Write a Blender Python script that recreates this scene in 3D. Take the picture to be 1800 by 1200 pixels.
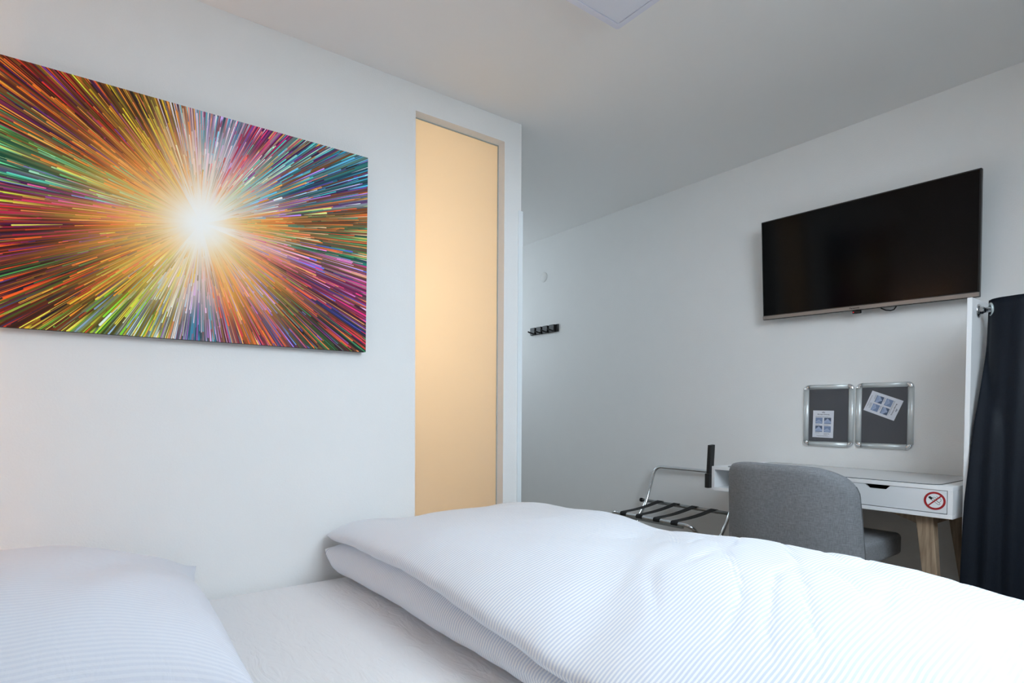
import bpy, bmesh, math, random
import numpy as np
from mathutils import Vector, Matrix, noise

for o in list(bpy.data.objects):
    bpy.data.objects.remove(o)
S = bpy.context.scene
COL = S.collection
PI = math.pi

# ------------------------------------------------------------------ camera
# world: X runs along the painting wall towards the TV wall, Y towards the painting wall, Z up
CAM_H = 1.03
cam = bpy.data.cameras.new('camera')
camo = bpy.data.objects.new('camera', cam)
COL.objects.link(camo)
cam.sensor_width = 36.0
cam.lens = 1004.608 / 1800 * 36
cam.shift_x = (900 - 854.98) / 1800
cam.shift_y = (746.397 - 600) / 1800
cam.clip_start = 0.02
A = ((0.8134, -0.0083, 0.5817), (-0.5817, -0.0201, 0.8131), (0.0049, -0.9998, -0.0212))
camo.matrix_world = Matrix(((A[0][0], -A[0][1], -A[0][2], 0), (A[1][0], -A[1][1], -A[1][2], 0),
                            (A[2][0], -A[2][1], -A[2][2], CAM_H), (0, 0, 0, 1)))
S.camera = camo

# ------------------------------------------------------------------ light and exposure
S.view_settings.view_transform = 'Standard'
S.view_settings.look = 'None'
S.view_settings.gamma = 1.0
S.view_settings.use_curve_mapping = False
S.view_settings.exposure = 0.0
SKY = 15.4
world = bpy.data.worlds.new('overcast_sky')
S.world = world
world.use_nodes = True
bg = world.node_tree.nodes['Background']
bg.inputs['Color'].default_value = (0.76, 0.89, 1.0, 1)
bg.inputs['Strength'].default_value = SKY
S.cycles.max_bounces = 14
S.cycles.diffuse_bounces = 10
S.cycles.glossy_bounces = 6
S.cycles.transparent_max_bounces = 12
S.cycles.sample_clamp_indirect = 8.0

# daylight comes through a roof window in the sloped ceiling on the camera's right, beyond the frame
SLY0, SLZ0, SLY1, SLZ1 = -1.05, 1.00, 0.30, 2.506     # foot and head of the slope
WIN = dict(x0=0.72, x1=2.00, t0=0.28, t1=0.93)          # opening, t runs up the slope
TVX, PY, RY, HX, CZ, BY = 3.226, 2.307, -1.05, -0.75, 2.506, 4.75
SLV = Vector((0, SLY1 - SLY0, SLZ1 - SLZ0))
SLN = Vector((0, SLV.z, -SLV.y)).normalized()            # into the room
def slope_pt(x, t, n=0.0):
    return Vector((x, SLY0, SLZ0)) + SLV * t + SLN * n
portal = bpy.data.lights.new('window_portal', 'AREA')
portal.shape = 'RECTANGLE'
portal.size = WIN['x1'] - WIN['x0']
portal.size_y = (WIN['t1'] - WIN['t0']) * SLV.length
portal.cycles.is_portal = True
po = bpy.data.objects.new('window_portal', portal)
COL.objects.link(po)
pc = slope_pt((WIN['x0'] + WIN['x1']) / 2, (WIN['t0'] + WIN['t1']) / 2, -0.31)
po.matrix_world = Matrix(((1, 0, 0, pc.x), (0, SLV.normalized().y, -SLN.y, pc.y), (0, SLV.normalized().z, -SLN.z, pc.z), (0, 0, 0, 1)))

HALL = dict(x0=2.25, x1=2.80, z0=1.55, z1=2.10)           # unseen window added at the corridor end to brighten the TV wall
p2 = bpy.data.lights.new('fill_portal', 'AREA')
p2.shape = 'RECTANGLE'
p2.size, p2.size_y = HALL['x1'] - HALL['x0'], HALL['z1'] - HALL['z0']
p2.cycles.is_portal = True
p2o = bpy.data.objects.new('fill_portal', p2)
COL.objects.link(p2o)
p2o.location = ((HALL['x0'] + HALL['x1']) / 2, BY + .13, (HALL['z0'] + HALL['z1']) / 2)
p2o.rotation_euler = (-PI / 2, 0, 0)

def point_lamp(name, loc, power, color, radius):
    l = bpy.data.lights.new(name, 'POINT')
    l.energy = power
    l.color = color
    l.shadow_soft_size = radius
    ob = bpy.data.objects.new(name, l)
    COL.objects.link(ob)
    ob.location = loc
    return ob
BATH_POWER, BATH_POS = 32.0, (1.00, 3.10, 1.55)
BED_POWER, BED_POS = 19.0, (-0.62, 2.08, 1.06)
point_lamp('bathroom_bulb', BATH_POS, BATH_POWER, (1.0, 0.70, 0.41), 0.07)
point_lamp('bedside_bulb', BED_POS, BED_POWER, (1.0, 0.47, 0.19), 0.04)

# ------------------------------------------------------------------ materials
def lin(c):
    if isinstance(c, str):
        c = tuple(int(c[i:i + 2], 16) / 255 for i in (0, 2, 4))
    return tuple(x / 12.92 if x <= 0.04045 else ((x + 0.055) / 1.055) ** 2.4 for x in c)

class NT:
    def __init__(s, name):
        s.m = bpy.data.materials.new(name)
        s.m.use_nodes = True
        s.t = s.m.node_tree
        s.b = s.t.nodes['Principled BSDF']
    def n(s, kind, **kw):
        nd = s.t.nodes.new(kind)
        for k, v in kw.items():
            setattr(nd, k, v)
        return nd
    def l(s, a, b):
        s.t.links.new(a, b)

def mat(name, col, rough=0.5, metal=0.0, bump=None, spec=0.5, coat=0.0, mottle=0.0):
    k = NT(name)
    c = lin(col)
    k.b.inputs['Base Color'].default_value = (*c, 1)
    k.b.inputs['Roughness'].default_value = rough
    k.b.inputs['Metallic'].default_value = metal
    k.b.inputs['Specular IOR Level'].default_value = spec
    k.b.inputs['Coat Weight'].default_value = coat
    tc = k.n('ShaderNodeTexCoord')
    if bump:
        scale, strength, dist = bump
        nz = k.n('ShaderNodeTexNoise')
        nz.inputs['Scale'].default_value = scale
        nz.inputs['Detail'].default_value = 3
        k.l(tc.outputs['Object'], nz.inputs['Vector'])
        bp = k.n('ShaderNodeBump')
        bp.inputs['Strength'].default_value = strength
        bp.inputs['Distance'].default_value = dist
        k.l(nz.outputs['Fac'], bp.inputs['Height'])
        k.l(bp.outputs['Normal'], k.b.inputs['Normal'])
    # faint colour variation of the surface itself
    nz = k.n('ShaderNodeTexNoise')
    nz.inputs['Scale'].default_value = 9
    k.l(tc.outputs['Object'], nz.inputs['Vector'])
    mx = k.n('ShaderNodeMix', data_type='RGBA')
    mx.inputs['A'].default_value = (*[x * (1 - mottle) for x in c], 1)
    mx.inputs['B'].default_value = (*[min(1, x * (1 + mottle)) for x in c], 1)
    k.l(nz.outputs['Fac'], mx.inputs['Factor'])
    k.l(mx.outputs['Result'], k.b.inputs['Base Color'])
    return k.m

M = {}
M['plaster'] = mat('white plaster', (0.905, 0.905, 0.90), 0.9, bump=(190, 0.4, 0.002), spec=0.2, mottle=0.012)
M['ceiling'] = mat('ceiling paint', (0.92, 0.92, 0.915), 0.95, bump=(120, 0.1, 0.001), spec=0.1)
M['floor'] = mat('warm grey-brown floor', (0.52, 0.46, 0.40), 0.5, bump=(40, 0.1, 0.001), mottle=0.08)
M['ground'] = mat('courtyard ground', (0.46, 0.45, 0.42), 0.9, mottle=0.1)
M['white_lacquer'] = mat('white lacquer', (0.86, 0.87, 0.88), 0.35, mottle=0.005)
M['white_edge'] = mat('white edge band', (0.90, 0.905, 0.91), 0.4)
M['trim'] = mat('white trim', (0.90, 0.925, 0.935), 0.35)
M['chrome'] = mat('chrome', (0.86, 0.87, 0.88), 0.09, 1.0)
M['satin_metal'] = mat('satin steel tube', (0.62, 0.63, 0.63), 0.28, 1.0)
M['alu'] = mat('brushed aluminium', (0.82, 0.835, 0.835), 0.36, 0.4)
M['chin'] = mat('warm silver trim', (0.60, 0.565, 0.54), 0.42, 0.55)
M['black_plastic'] = mat('black plastic', (0.045, 0.047, 0.05), 0.38)
M['black_matte'] = mat('matt black metal', (0.085, 0.09, 0.09), 0.5)
M['strap'] = mat('black webbing', (0.035, 0.037, 0.04), 0.75, bump=(900, 0.4, 0.0006))
M['screen'] = mat('dark tv screen', (0.022, 0.022, 0.024), 0.12, spec=0.14)
M['board'] = mat('charcoal board', (0.30, 0.305, 0.325), 0.6, mottle=0.02)
M['paper'] = mat('white paper', (0.84, 0.85, 0.88), 0.7)
M['ink'] = mat('black ink', (0.16, 0.16, 0.18), 0.7)
M['ink_soft'] = mat('grey small print', (0.56, 0.575, 0.61), 0.7)
M['red'] = mat('red sign ink', (0.62, 0.09, 0.11), 0.45)
M['black_ink'] = mat('sign black', (0.05, 0.05, 0.06), 0.5)
M['sign_white'] = mat('sign white', (0.90, 0.91, 0.92), 0.4)
M['photo_blue'] = mat('blue photo print', (0.47, 0.54, 0.67), 0.6, mottle=0.05)
M['photo_light'] = mat('light photo print', (0.58, 0.64, 0.76), 0.6, mottle=0.05)
M['photo_dark'] = mat('dark photo print', (0.30, 0.36, 0.45), 0.6, mottle=0.1)
M['photo_white'] = mat('white photo print', (0.72, 0.76, 0.85), 0.6)
M['dark_edge'] = mat('dark canvas edge', (0.13, 0.09, 0.08), 0.8)
M['mat_rim'] = mat('dark pad rim', (0.20, 0.21, 0.22), 0.3)
M['opal'] = mat('opal lamp cover', (0.87, 0.885, 0.93), 0.45)
M['lamp_frame'] = mat('lamp frame', (0.85, 0.86, 0.91), 0.5)
M['grommet'] = mat('pale grommet', (0.70, 0.74, 0.74), 0.3, 0.3)
M['bulb_glass'] = None
M['desk_pad'] = mat('clear desk pad', (0.80, 0.80, 0.80), 0.22)

def wood_mat():
    k = NT('pale oak')
    tc = k.n('ShaderNodeTexCoord')
    mp = k.n('ShaderNodeMapping')
    mp.inputs['Scale'].default_value = (30, 30, 2.2)
    nz = k.n('ShaderNodeTexNoise')
    nz.inputs['Scale'].default_value = 3
    nz.inputs['Detail'].default_value = 5
    cr = k.n('ShaderNodeValToRGB')
    cr.color_ramp.elements[0].position = 0.35
    cr.color_ramp.elements[0].color = (*lin((0.50, 0.425, 0.345)), 1)
    cr.color_ramp.elements[1].position = 0.7
    cr.color_ramp.elements[1].color = (*lin((0.66, 0.575, 0.48)), 1)
    k.l(tc.outputs['Object'], mp.inputs['Vector'])
    k.l(mp.outputs['Vector'], nz.inputs['Vector'])
    k.l(nz.outputs['Fac'], cr.inputs['Fac'])
    k.l(cr.outputs['Color'], k.b.inputs['Base Color'])
    k.b.inputs['Roughness'].default_value = 0.5
    return k.m
M['wood'] = wood_mat()

def fabric_mat(name, dark, light, scale, rough=0.9):
    """woven cloth: two crossed fine thread patterns"""
    k = NT(name)
    tc = k.n('ShaderNodeTexCoord')
    facs = []
    for sc in ((scale, scale, scale * 0.12), (scale * 0.12, scale * 0.12, scale)):
        mp = k.n('ShaderNodeMapping')
        mp.inputs['Scale'].default_value = sc
        nz = k.n('ShaderNodeTexNoise')
        nz.inputs['Scale'].default_value = 1
        nz.inputs['Detail'].default_value = 2
        k.l(tc.outputs['Object'], mp.inputs['Vector'])
        k.l(mp.outputs['Vector'], nz.inputs['Vector'])
        facs.append(nz.outputs['Fac'])
    ad = k.n('ShaderNodeMath', operation='ADD')
    k.l(facs[0], ad.inputs[0])
    k.l(facs[1], ad.inputs[1])
    mr = k.n('ShaderNodeMapRange')
    mr.inputs['From Min'].default_value = 0.7
    mr.inputs['From Max'].default_value = 1.3
    k.l(ad.outputs[0], mr.inputs['Value'])
    mx = k.n('ShaderNodeMix', data_type='RGBA')
    mx.inputs['A'].default_value = (*lin(dark), 1)
    mx.inputs['B'].default_value = (*lin(light), 1)
    k.l(mr.outputs['Result'], mx.inputs['Factor'])
    k.l(mx.outputs['Result'], k.b.inputs['Base Color'])
    bp = k.n('ShaderNodeBump')
    bp.inputs['Strength'].default_value = 0.3
    bp.inputs['Distance'].default_value = 0.0008
    k.l(mr.outputs['Result'], bp.inputs['Height'])
    k.l(bp.outputs['Normal'], k.b.inputs['Normal'])
    k.b.inputs['Roughness'].default_value = rough
    k.b.inputs['Specular IOR Level'].default_value = 0.2
    k.b.inputs['Sheen Weight'].default_value = 0.15 if rough > 0.7 else 0.0
    return k.m
M['grey_fabric'] = fabric_mat('grey woven upholstery', (0.43, 0.44, 0.455), (0.535, 0.545, 0.56), 420)
M['seam'] = mat('grey seam', (0.36, 0.37, 0.38), 0.9)
M['navy'] = fabric_mat('dark navy blackout cloth', (0.045, 0.070, 0.104), (0.062, 0.092, 0.132), 700, 0.55)

def bedding_mat(name, period, a, b, wr=0.35):
    """white satin-stripe cotton; UV v runs across the stripes in metres"""
    k = NT(name)
    uv = k.n('ShaderNodeUVMap')
    uv.uv_map = 'UVMap'
    nz = k.n('ShaderNodeTexNoise')
    nz.inputs['Scale'].default_value = 5
    k.l(uv.outputs['UV'], nz.inputs['Vector'])
    sp = k.n('ShaderNodeSeparateXYZ')
    k.l(uv.outputs['UV'], sp.inputs[0])
    wob = k.n('ShaderNodeMath', operation='MULTIPLY_ADD')
    wob.inputs[1].default_value = 0.012
    k.l(nz.outputs['Fac'], wob.inputs[0])
    k.l(sp.outputs['Y'], wob.inputs[2])
    fr = k.n('ShaderNodeMath', operation='MULTIPLY')
    fr.inputs[1].default_value = 2 * PI / period
    k.l(wob.outputs[0], fr.inputs[0])
    sn = k.n('ShaderNodeMath', operation='SINE')
    k.l(fr.outputs[0], sn.inputs[0])
    mr = k.n('ShaderNodeMapRange', interpolation_type='SMOOTHSTEP')
    mr.inputs['From Min'].default_value = -0.45
    mr.inputs['From Max'].default_value = 0.45
    k.l(sn.outputs[0], mr.inputs['Value'])
    mx = k.n('ShaderNodeMix', data_type='RGBA')
    mx.inputs['A'].default_value = (*lin(a), 1)
    mx.inputs['B'].default_value = (*lin(b), 1)
    k.l(mr.outputs['Result'], mx.inputs['Factor'])
    k.l(mx.outputs['Result'], k.b.inputs['Base Color'])
    # crumple
    n2 = k.n('ShaderNodeTexNoise')
    n2.inputs['Scale'].default_value = 22
    n2.inputs['Detail'].default_value = 5
    n2.inputs['Distortion'].default_value = 1.2
    k.l(uv.outputs['UV'], n2.inputs['Vector'])
    b1 = k.n('ShaderNodeBump')
    b1.inputs['Strength'].default_value = wr
    b1.inputs['Distance'].default_value = 0.006
    k.l(n2.outputs['Fac'], b1.inputs['Height'])
    b2 = k.n('ShaderNodeBump')
    b2.inputs['Strength'].default_value = 0.25
    b2.inputs['Distance'].default_value = 0.0006
    k.l(mr.outputs['Result'], b2.inputs['Height'])
    k.l(b1.outputs['Normal'], b2.inputs['Normal'])
    k.l(b2.outputs['Normal'], k.b.inputs['Normal'])
    k.b.inputs['Roughness'].default_value = 0.75
    k.b.inputs['Specular IOR Level'].default_value = 0.25
    k.b.inputs['Sheen Weight'].default_value = 0.1
    return k.m
M['duvet'] = bedding_mat('white satin stripe duvet', 0.0098, (0.81, 0.835, 0.885), (0.93, 0.935, 0.942))
M['pillow'] = bedding_mat('white satin stripe pillow', 0.0098, (0.845, 0.855, 0.89), (0.873, 0.88, 0.907), 0.35)

def sheet_mat():
    k = NT('white cotton sheet')
    k.b.inputs['Base Color'].default_value = (*lin((0.905, 0.905, 0.91)), 1)
    k.b.inputs['Roughness'].default_value = 0.85
    k.b.inputs['Specular IOR Level'].default_value = 0.2
    tc = k.n('ShaderNodeTexCoord')
    mp = k.n('ShaderNodeMapping')
    mp.inputs['Rotation'].default_value = (0, 0, 0.9)
    mp.inputs['Scale'].default_value = (1.0, 0.35, 1)
    n = k.n('ShaderNodeTexNoise')
    n.inputs['Scale'].default_value = 17
    n.inputs['Detail'].default_value = 6
    n.inputs['Distortion'].default_value = 1.6
    rg = k.n('ShaderNodeMath', operation='ABSOLUTE')
    sb = k.n('ShaderNodeMath', operation='SUBTRACT')
    sb.inputs[1].default_value = 0.5
    bp = k.n('ShaderNodeBump')
    bp.inputs['Strength'].default_value = 0.6
    bp.inputs['Distance'].default_value = 0.013
    k.l(tc.outputs['Object'], mp.inputs['Vector'])
    k.l(mp.outputs['Vector'], n.inputs['Vector'])
    k.l(n.outputs['Fac'], sb.inputs[0])
    k.l(sb.outputs[0], rg.inputs[0])
    k.l(rg.outputs[0], bp.inputs['Height'])
    k.l(bp.outputs['Normal'], k.b.inputs['Normal'])
    return k.m
M['sheet'] = sheet_mat()

def frosted_mat():
    """acid-etched glass: lets the bathroom light through diffusely, faint sheen on the room side"""
    k = NT('frosted glass')
    t = k.n('ShaderNodeBsdfTranslucent')
    t.inputs['Color'].default_value = (0.88, 0.87, 0.84, 1)
    g = k.n('ShaderNodeBsdfGlossy')
    g.inputs['Roughness'].default_value = 0.12
    fz = k.n('ShaderNodeFresnel')
    fz.inputs['IOR'].default_value = 1.40
    mx = k.n('ShaderNodeMixShader')
    k.l(fz.outputs[0], mx.inputs['Fac'])
    k.l(t.outputs[0], mx.inputs[1])
    k.l(g.outputs[0], mx.inputs[2])
    k.l(mx.outputs[0], k.t.nodes['Material Output'].inputs['Surface'])
    return k.m
M['frosted'] = frosted_mat()

def clear_glass():
    k = NT('clear window glass')
    t = k.n('ShaderNodeBsdfTransparent')
    g = k.n('ShaderNodeBsdfGlossy')
    g.inputs['Roughness'].default_value = 0.02
    mx = k.n('ShaderNodeMixShader')
    mx.inputs['Fac'].default_value = 0.06
    k.l(t.outputs[0], mx.inputs[1])
    k.l(g.outputs[0], mx.inputs[2])
    k.l(mx.outputs[0], k.t.nodes['Material Output'].inputs['Surface'])
    return k.m
M['clear_glass'] = clear_glass()

def shade_mat():
    k = NT('cream fabric shade')
    t = k.n('ShaderNodeBsdfTranslucent')
    t.inputs['Color'].default_value = (0.85, 0.80, 0.70, 1)
    d = k.n('ShaderNodeBsdfDiffuse')
    d.inputs['Color'].default_value = (0.80, 0.74, 0.64, 1)
    mx = k.n('ShaderNodeMixShader')
    mx.inputs['Fac'].default_value = 0.4
    k.l(t.outputs[0], mx.inputs[1])
    k.l(d.outputs[0], mx.inputs[2])
    k.l(mx.outputs[0], k.t.nodes['Material Output'].inputs['Surface'])
    return k.m
M['bulb_glass'] = shade_mat()

def emit_mat(name, col, s):
    k = NT(name)
    k.b.inputs['Emission Color'].default_value = (*lin(col), 1)
    k.b.inputs['Emission Strength'].default_value = s
    k.b.inputs['Base Color'].default_value = (*lin(col), 1)
    return k.m
M['led'] = emit_mat('red led', (0.9, 0.15, 0.2), 0.6)

def print_mat():
    k = NT('canvas print')
    a = k.n('ShaderNodeVertexColor')
    a.layer_name = 'Col'
    k.l(a.outputs['Color'], k.b.inputs['Base Color'])
    k.b.inputs['Roughness'].default_value = 0.65
    k.b.inputs['Specular IOR Level'].default_value = 0.25
    return k.m
M['print'] = print_mat()

# ------------------------------------------------------------------ mesh helpers
def setp(o, label=None, cat=None, group=None, kind=None):
    if label: o['label'] = label
    if cat: o['category'] = cat
    if group: o['group'] = group
    if kind: o['kind'] = kind
    return o

def thing(name, label, cat, loc=(0, 0, 0), group=None, mtx=None):
    o = bpy.data.objects.new(name, None)
    o.empty_display_size = 0.05
    COL.objects.link(o)
    if mtx is not None:
        o.matrix_world = mtx
    else:
        o.location = loc
    return setp(o, label, cat, group)

ROOTM = {}
def obj(name, bm, m, parent=None, smooth=False, local=False, sharp=None):
    """link bm as ONE mesh object; bm is in world coordinates unless local"""
    me = bpy.data.meshes.new(name)
    if not isinstance(bm, bmesh.types.BMesh):
        src = bm
        me.from_pydata(src[0], [], src[1])
    else:
        bm.to_mesh(me)
        bm.free()
    for mm in (m if isinstance(m, (list, tuple)) else [m]):
        me.materials.append(mm)
    if smooth:
        me.polygons.foreach_set('use_smooth', [True] * len(me.polygons))
        if sharp:
            try:
                me.set_sharp_from_angle(angle=math.radians(sharp))
            except Exception:
                pass
    o = bpy.data.objects.new(name, me)
    COL.objects.link(o)
    if parent is not None:
        o.parent = parent
        if not local:
            w = Matrix.Identity(4)
            p, chain = parent, []
            while p is not None:
                chain.append(p.matrix_basis.copy())
                p = p.parent
            for b in reversed(chain):
                w = w @ b
            me.transform(w.inverted())
    me.update()
    return o

def B():
    return bmesh.new()

def box(bm, x0, x1, y0, y1, z0, z1, bev=0.0, seg=2, mi=0):
    t = bmesh.new()
    bmesh.ops.create_cube(t, size=1)
    for v in t.verts:
        v.co = Vector(((x0 + x1) / 2 + v.co.x * (x1 - x0), (y0 + y1) / 2 + v.co.y * (y1 - y0), (z0 + z1) / 2 + v.co.z * (z1 - z0)))
    if bev > 0:
        bmesh.ops.bevel(t, geom=list(t.edges), offset=bev, segments=seg, profile=0.5, affect='EDGES')
    merge(bm, t, mi)
    return bm

def merge(bm, t, mi=0, mtx=None):
    vm = {}
    for v in t.verts:
        vm[v] = bm.verts.new(mtx @ v.co if mtx is not None else v.co)
    for f in t.faces:
        try:
            nf = bm.faces.new([vm[v] for v in f.verts])
            nf.material_index = mi
            nf.smooth = f.smooth
        except ValueError:
            pass
    t.free()

def frame_at(d):
    d = Vector(d).normalized()
    up = Vector((0, 0, 1)) if abs(d.z) < 0.95 else Vector((1, 0, 0))
    a = d.cross(up).normalized()
    return a, a.cross(d).normalized()

def fillet(pts, rad, n=6):
    """round the inner corners of a polyline"""
    P = [Vector(p) for p in pts]
    out = [P[0]]
    for i in range(1, len(P) - 1):
        r = rad[i - 1] if isinstance(rad, (list, tuple)) else rad
        a, b = (P[i - 1] - P[i]), (P[i + 1] - P[i])
        r = min(r, a.length * 0.49, b.length * 0.49)
        s, e = P[i] + a.normalized() * r, P[i] + b.normalized() * r
        for k in range(n + 1):
            t = k / n
            out.append(s * (1 - t) ** 2 + P[i] * 2 * t * (1 - t) + e * t * t)
    out.append(P[-1])
    return out

def tube(bm, pts, r, seg=12, mi=0, closed=False, rz=None):
    """tube along a path; r may be a list (taper)"""
    P = [Vector(p) for p in pts]
    n = len(P)
    rings = []
    a = None
    for i in range(n):
        if closed:
            d = (P[(i + 1) % n] - P[i - 1]).normalized()
        else:
            d = (P[min(i + 1, n - 1)] - P[max(i - 1, 0)]).normalized()
        if a is None:
            a, b = frame_at(d)
        else:
            a = (a - d * a.dot(d)).normalized()
            b = a.cross(d)
        ri = r[i] if isinstance(r, (list, tuple)) else r
        rings.append([bm.verts.new(P[i] + a * math.cos(2 * PI * k / seg) * ri + b * math.sin(2 * PI * k / seg) * ri) for k in range(seg)])
    for i in range(n if closed else n - 1):
        R0, R1 = rings[i], rings[(i + 1) % n]
        for k in range(seg):
            f = bm.faces.new((R0[k], R0[(k + 1) % seg], R1[(k + 1) % seg], R1[k]))
            f.smooth = True
            f.material_index = mi
    if not closed:
        for R in (rings[0], rings[-1]):
            f = bm.faces.new(R)
            f.material_index = mi
    bmesh.ops.recalc_face_normals(bm, faces=list(bm.faces))
    return bm

def lathe(bm, prof, c, axis, seg=24):
    """prof: list of (radius, distance along axis)"""
    ax = Vector(axis).normalized()
    a, b = frame_at(ax)
    rings = []
    for r, h in prof:
        rings.append([bm.verts.new(Vector(c) + ax * h + (a * math.cos(2 * PI * k / seg) + b * math.sin(2 * PI * k / seg)) * max(r, 1e-5)) for k in range(seg)])
    for i in range(len(rings) - 1):
        for k in range(seg):
            f = bm.faces.new((rings[i][k], rings[i][(k + 1) % seg], rings[i + 1][(k + 1) % seg], rings[i + 1][k]))
            f.smooth = True
    bm.faces.new(rings[0])
    bm.faces.new(rings[-1])
    bmesh.ops.recalc_face_normals(bm, faces=list(bm.faces))
    return bm

def ring(bm, c, axis, R, r, seg=28, seg2=10):
    a, b = frame_at(axis)
    pts = [Vector(c) + (a * math.cos(2 * PI * k / seg) + b * math.sin(2 * PI * k / seg)) * R for k in range(seg)]
    return tube(bm, pts, r, seg2, closed=True)

def prism(bm, pts, d, mi=0):
    """extrude polygon pts (3D) by vector d"""
    d = Vector(d)
    a = [bm.verts.new(Vector(p)) for p in pts]
    b = [bm.verts.new(Vector(p) + d) for p in pts]
    n = len(a)
    fs = [bm.faces.new(a), bm.faces.new(list(reversed(b)))]
    for i in range(n):
        fs.append(bm.faces.new((a[i], b[i], b[(i + 1) % n], a[(i + 1) % n])))
    for f in fs:
        f.material_index = mi
    bmesh.ops.recalc_face_normals(bm, faces=list(bm.faces))
    return bm

def rbox(hx, hy, hz, r, n=(8, 8, 8), k=4, fn=None):
    """rounded, subdivided box centred on 0; fn deforms each point"""
    def axis(h, m):
        q = [-h + r * (1 - math.cos(PI / 2 * i / k)) if False else -h + r * (i / k) for i in range(k)]
        mid = [-h + r + (2 * h - 2 * r) * i / m for i in range(m + 1)]
        return q + mid + [-v for v in reversed(q)]
    ax = [axis(hx, n[0]), axis(hy, n[1]), axis(hz, n[2])]
    H = (hx, hy, hz)
    bm = bmesh.new()
    cache = {}
    def vert(p):
        key = tuple(round(c, 6) for c in p)
        if key in cache:
            return cache[key]
        q = Vector([max(-H[i] + r, min(H[i] - r, p[i])) for i in range(3)])
        d = Vector(p) - q
        w = q + d.normalized() * r if d.length > 1e-9 else Vector(p)
        if fn:
            w = fn(w)
        cache[key] = bm.verts.new(w)
        return cache[key]
    for i in range(3):
        j, l = (i + 1) % 3, (i + 2) % 3
        for s in (-1, 1):
            for a in range(len(ax[j]) - 1):
                for b in range(len(ax[l]) - 1):
                    q = []
                    for (u, v) in ((a, b), (a + 1, b), (a + 1, b + 1), (a, b + 1)):
                        p = [0, 0, 0]
                        p[i] = s * H[i]; p[j] = ax[j][u]; p[l] = ax[l][v]
                        q.append(vert(p))
                    if len(set(q)) >= 3:
                        f = bm.faces.new(q if s > 0 else list(reversed(q)))
                        f.smooth = True
    return bm

def sstep(a, b, x):
    t = max(0.0, min(1.0, (x - a) / (b - a)))
    return t * t * (3 - 2 * t)

def interp(x, xs, ys):
    return float(np.interp(x, xs, ys))

# ------------------------------------------------------------------ the room
def structure(name, bm, m, parent=None):
    return setp(obj(name, bm, m, parent), kind='structure')

structure('floor', box(B(), HX - .12, TVX + .12, RY - .12, BY + .12, -0.1, 0), M['floor'])
structure('ceiling', box(B(), HX - .12, TVX + .12, SLY1 - .0, BY + .12, CZ, CZ + .12), M['ceiling'])
structure('wall_back', box(B(), TVX, TVX + .12, RY - .12, BY + .12, 0, CZ), M['plaster'])
structure('wall_headboard', box(B(), HX - .12, HX, RY - .12, BY + .12, 0, CZ), M['plaster'])
bm = B()  # corridor end wall, opened for the added fill window
for x0, x1, z0, z1 in ((HX, HALL['x0'], 0, CZ), (HALL['x1'], TVX, 0, CZ), (HALL['x0'], HALL['x1'], HALL['z1'], CZ), (HALL['x0'], HALL['x1'], 0, HALL['z0'])):
    box(bm, x0, x1, BY, BY + .12, z0, z1)
structure('wall_corridor_end', bm, M['plaster'])
bm = B()     # painting wall with the opening of the interior window
WX0, WX1, WZ1, WZ0 = 1.2505, 1.755, 2.389, 0.30
for x0, x1, z0, z1 in ((HX, WX0, 0, CZ), (WX1, 1.863, 0, CZ), (WX0, WX1, WZ1, CZ), (WX0, WX1, 0, WZ0)):
    box(bm, x0, x1, PY, PY + .115, z0, z1)
structure('wall_left', bm, M['plaster'])
structure('wall_corridor', box(B(), 1.763, 1.863, PY + .115, BY, 0, CZ), M['plaster'])
structure('wall_bathroom', box(B(), 0.10, 0.20, PY + .115, BY, 0, CZ), M['plaster'])
structure('wall_bathroom_end', box(B(), 0.20, 1.763, 4.1, 4.2, 0, CZ), M['plaster'])
structure('wall_right', box(B(), HX, TVX, RY - .12, RY, 0, SLZ0), M['plaster'])
bm = B()     # sloped ceiling with the roof window opening
def slab(bm, x0, x1, t0, t1, n0, n1):
    p = [slope_pt(x, t, n) for n in (n0, n1) for x, t in ((x0, t0), (x1, t0), (x1, t1), (x0, t1))]
    v = [bm.verts.new(q) for q in p]
    for f in ((0, 1, 2, 3), (4, 7, 6, 5), (0, 4, 5, 1), (1, 5, 6, 2), (2, 6, 7, 3), (3, 7, 4, 0)):
        bm.faces.new([v[i] for i in f])
    bmesh.ops.recalc_face_normals(bm, faces=list(bm.faces))
for x0, x1, t0, t1 in ((HX, WIN['x0'], 0, 1), (WIN['x1'], TVX, 0, 1), (WIN['x0'], WIN['x1'], WIN['t1'], 1), (WIN['x0'], WIN['x1'], 0, WIN['t0'])):
    slab(bm, x0, x1, t0, t1, -.30, 0)
structure('ceiling_slope', bm, M['plaster'])
structure('ground', box(B(), -30, 30, -60, RY - 0.6, -3.2, -3.0), M['ground'])

# interior window: etched pane set 5 cm back in its plastered opening
w1 = setp(thing('window_1', None, None, (1.5, PY + .06, WZ0)), kind='structure')
obj('pane', box(B(), WX0 + .001, WX1 - .001, PY + .056, PY + .064, WZ0 + .001, WZ1 - .001), M['frosted'], w1)
bm = B()     # thin silicone joint around the pane
for x0, x1, z0, z1 in ((WX0, WX0 + .004, WZ0, WZ1), (WX1 - .004, WX1, WZ0, WZ1), (WX0 + .004, WX1 - .004, WZ1 - .004, WZ1), (WX0 + .004, WX1 - .004, WZ0, WZ0 + .004)):
    box(bm, x0, x1, PY + .051, PY + .0555, z0, z1)
obj('seal', bm, mat('grey silicone', (0.62, 0.66, 0.66), 0.5), w1)

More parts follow.
